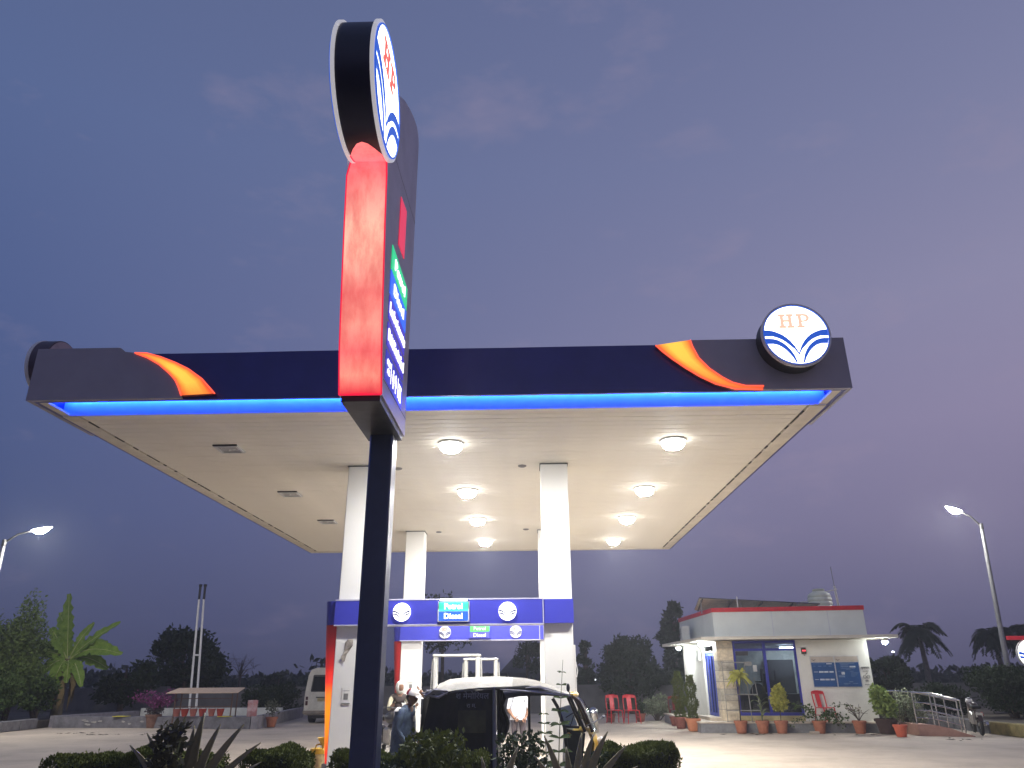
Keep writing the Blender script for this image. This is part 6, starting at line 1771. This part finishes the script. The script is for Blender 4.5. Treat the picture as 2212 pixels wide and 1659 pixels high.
M_shoe = mat('dark_shoe', (.03, .025, .02), .6); M_bshirt = mat('pale_blue_shirt', (.45, .52, .66), .7)

# man in denim and cap, stooping slightly, facing the rickshaw
sc = .94
b, HM, J = person('person in loose denim shirt and red and white cap standing behind the rickshaw', (-1.95, 12.0, 0), radians(-20),
    dict(chest=(.05, 0, 1.20), collar=(.09, 0, 1.33), neck=(.125, 0, 1.385), skull=(.155, 0, 1.43), shR=(.07, -.165, 1.30), shL=(.07, .165, 1.30), elR=(.06, -.22, 1.04), elL=(.06, .22, 1.04), wrR=(.20, -.19, .86), haR=(.26, -.18, .84), wrL=(.20, .19, .86), haL=(.26, .18, .84)),
    dict(torso=M_denim, sleeve=M_denim, forearm=M_denim, legs=M_cream, shoe=M_shoe, nod=.18))
b.scale = (.96, .96, .96)
m = MB(); rows = []
for i in range(8):
    ph = pi/2*(i/7); rows.append([(.108*cos(ph)*cos(2*pi*k/18), .088*cos(ph)*sin(2*pi*k/18), .03+.105*sin(ph)) for k in range(19)])
m.grid(rows); m.xf(HM); cp = m.build('cap', mat('cap_white', (.75, .70, .66), .7), b, smooth=60)
m = MB(); m.grid([[(.08+.11*r*cos(a), .092*sin(a)*(1-.15*r), .045-.035*r) for a in [radians(q) for q in range(-80, 81, 16)]] for r in (0.1, .5, 1.0)]); m.xf(HM); m.build('brim', mat('cap_white', (.75, .70, .66), .7), cp, smooth=60)
m = MB(); m.grid([[(.111*cos(ph)*cos(a), .091*cos(ph)*sin(a), .03+.108*sin(ph)) for a in [radians(q) for q in range(110, 251, 14)]] for ph in [0, .25, .5, .75, 1.0]]); m.xf(HM); m.build('red_back', mat('cap_red', (.32, .02, .04), .7), cp, smooth=60)
m = MB(); m.ball((-.02, 0, -.01), (.088, .079, .07), 12, 8); m.xf(HM); m.build('hair', M_hair, b)
m = MB(); rows = []                          # loose overshirt hem
for i in range(9):
    z = 1.30-.60*i/8; w = .185+.055*i/8; rows.append([(.045-.02*i/8+w*.80*cos(a)+.012*sin(a*7+i), w*sin(a)+.010*sin(a*9+i*1.3), z) for a in [2*pi*k/26 for k in range(27)]])
m.grid(rows); m.build('overshirt', M_denim, b, smooth=60)
m = MB(); m.box(.19, .205, -.02, .03, 1.16, 1.24); m.build('badge', M_white, b, smooth=0)

# rider with white headscarf on the motorcycle
b, HM, J = person('person in dark vest and white headscarf seated on the motorcycle', (-2.86, 16.95, .17), radians(-62),
    dict(pelvis=(-.05, 0, .80), belly=(-.03, 0, .92), chest=(.02, 0, 1.06), collar=(.05, 0, 1.17), neck=(.07, 0, 1.22), skull=(.09, 0, 1.26), shR=(.04, -.165, 1.14), shL=(.04, .165, 1.14), elR=(.12, -.24, .92), elL=(.12, .24, .92), wrR=(.36, -.26, .98), haR=(.42, -.26, 1.0), wrL=(.36, .26, .98), haL=(.42, .26, 1.0),
         hiR=(-.02, -.11, .76), knR=(.32, -.20, .66), anR=(.18, -.19, .30), toR=(.32, -.20, .24), hiL=(-.02, .11, .76), knL=(.32, .20, .66), anL=(.18, .19, .30), toL=(.32, .20, .24)),
    dict(torso=M_vest, sleeve=M_ysleeve, forearm=M_ysleeve, legs=M_char, shoe=M_shoe, nod=.1))
m = MB(); rows = []
for i in range(10):
    ph = -1.15+2.7*i/9; ph = min(ph, pi/2); r = cos(ph)
    rows.append([((.113*r*cos(a)-.004, (.095*r+.004*sin(5*a+i))*sin(a), .005+.135*sin(ph)) if abs(a-pi) < 2.45 or sin(ph) > .45 or sin(ph) < -.3 else (.07*r*cos(a), .07*r*sin(a), .005+.12*sin(ph))) for a in [2*pi*k/24 for k in range(25)]])
m.grid(rows); m.xf(HM); m.build('headscarf', mat('scarf_white', (.72, .71, .66), .8, var=.25, scale=12), b, smooth=60)

# person behind the rickshaw raising one hand
b, HM, J = person('person behind the rickshaw with only one raised arm showing', (-1.40, 12.7, .15), radians(180),
    dict(elR=(.20, -.22, 1.30), wrR=(.40, -.20, 1.40), haR=(.46, -.19, 1.475), shR=(.02, -.165, 1.25), shL=(.02, .165, 1.25), collar=(.0, 0, 1.28), neck=(.0, 0, 1.33), skull=(.02, 0, 1.37), chest=(0, 0, 1.16)),
    dict(torso=M_bshirt, sleeve=M_bshirt, legs=M_char, shoe=M_shoe, open=True))
b.scale = (.93, .93, .93)
m = MB(); m.ball((-.015, 0, .03), (.102, .084, .10), 14, 8); m.xf(HM); m.build('hair', M_hair, b)

# man in white shirt seen through the rickshaw
b, HM, J = person('person in white shirt and dark trousers seen through the rickshaw doorway', (-.33, 18.0, 0), radians(-80),
    dict(elR=(.02, -.24, 1.06), wrR=(.16, -.14, .90), haR=(.20, -.09, .86), elL=(.02, .24, 1.06), wrL=(.16, .14, .88), haL=(.21, .09, .84)),
    dict(torso=M_wshirt, sleeve=M_wshirt, legs=M_char, shoe=M_shoe))
b.scale = (.97, .97, .97)
m = MB(); m.ball((-.015, 0, .03), (.102, .084, .10), 14, 8); m.xf(HM); m.build('hair', M_hair, b)
m = MB(); rows = []
for i in range(6):
    z = 1.2-.36*i/5; w = .165+.035*i/5; rows.append([(w*.82*cos(a), w*sin(a)+.006*sin(a*9+i), z) for a in [2*pi*k/22 for k in range(23)]])
m.grid(rows); m.build('shirt_tail', M_wshirt, b, smooth=60)
# ------------------------------------------------------------------ evening haze
def haze():
    m = MB(); m.box(-140, 140, -40, 135, -1.1, 12)
    hm = bpy.data.materials.new('evening_haze'); hm.use_nodes = True
    nt = hm.node_tree; nt.nodes.clear()
    out = nt.nodes.new('ShaderNodeOutputMaterial'); v = nt.nodes.new('ShaderNodeVolumePrincipled')
    v.inputs['Color'].default_value = (.82, .84, .9, 1); v.inputs['Density'].default_value = .0017; v.inputs['Anisotropy'].default_value = .55
    nt.links.new(v.outputs[0], out.inputs['Volume'])
    o = m.build('haze', hm, kind='stuff', smooth=0)
haze()
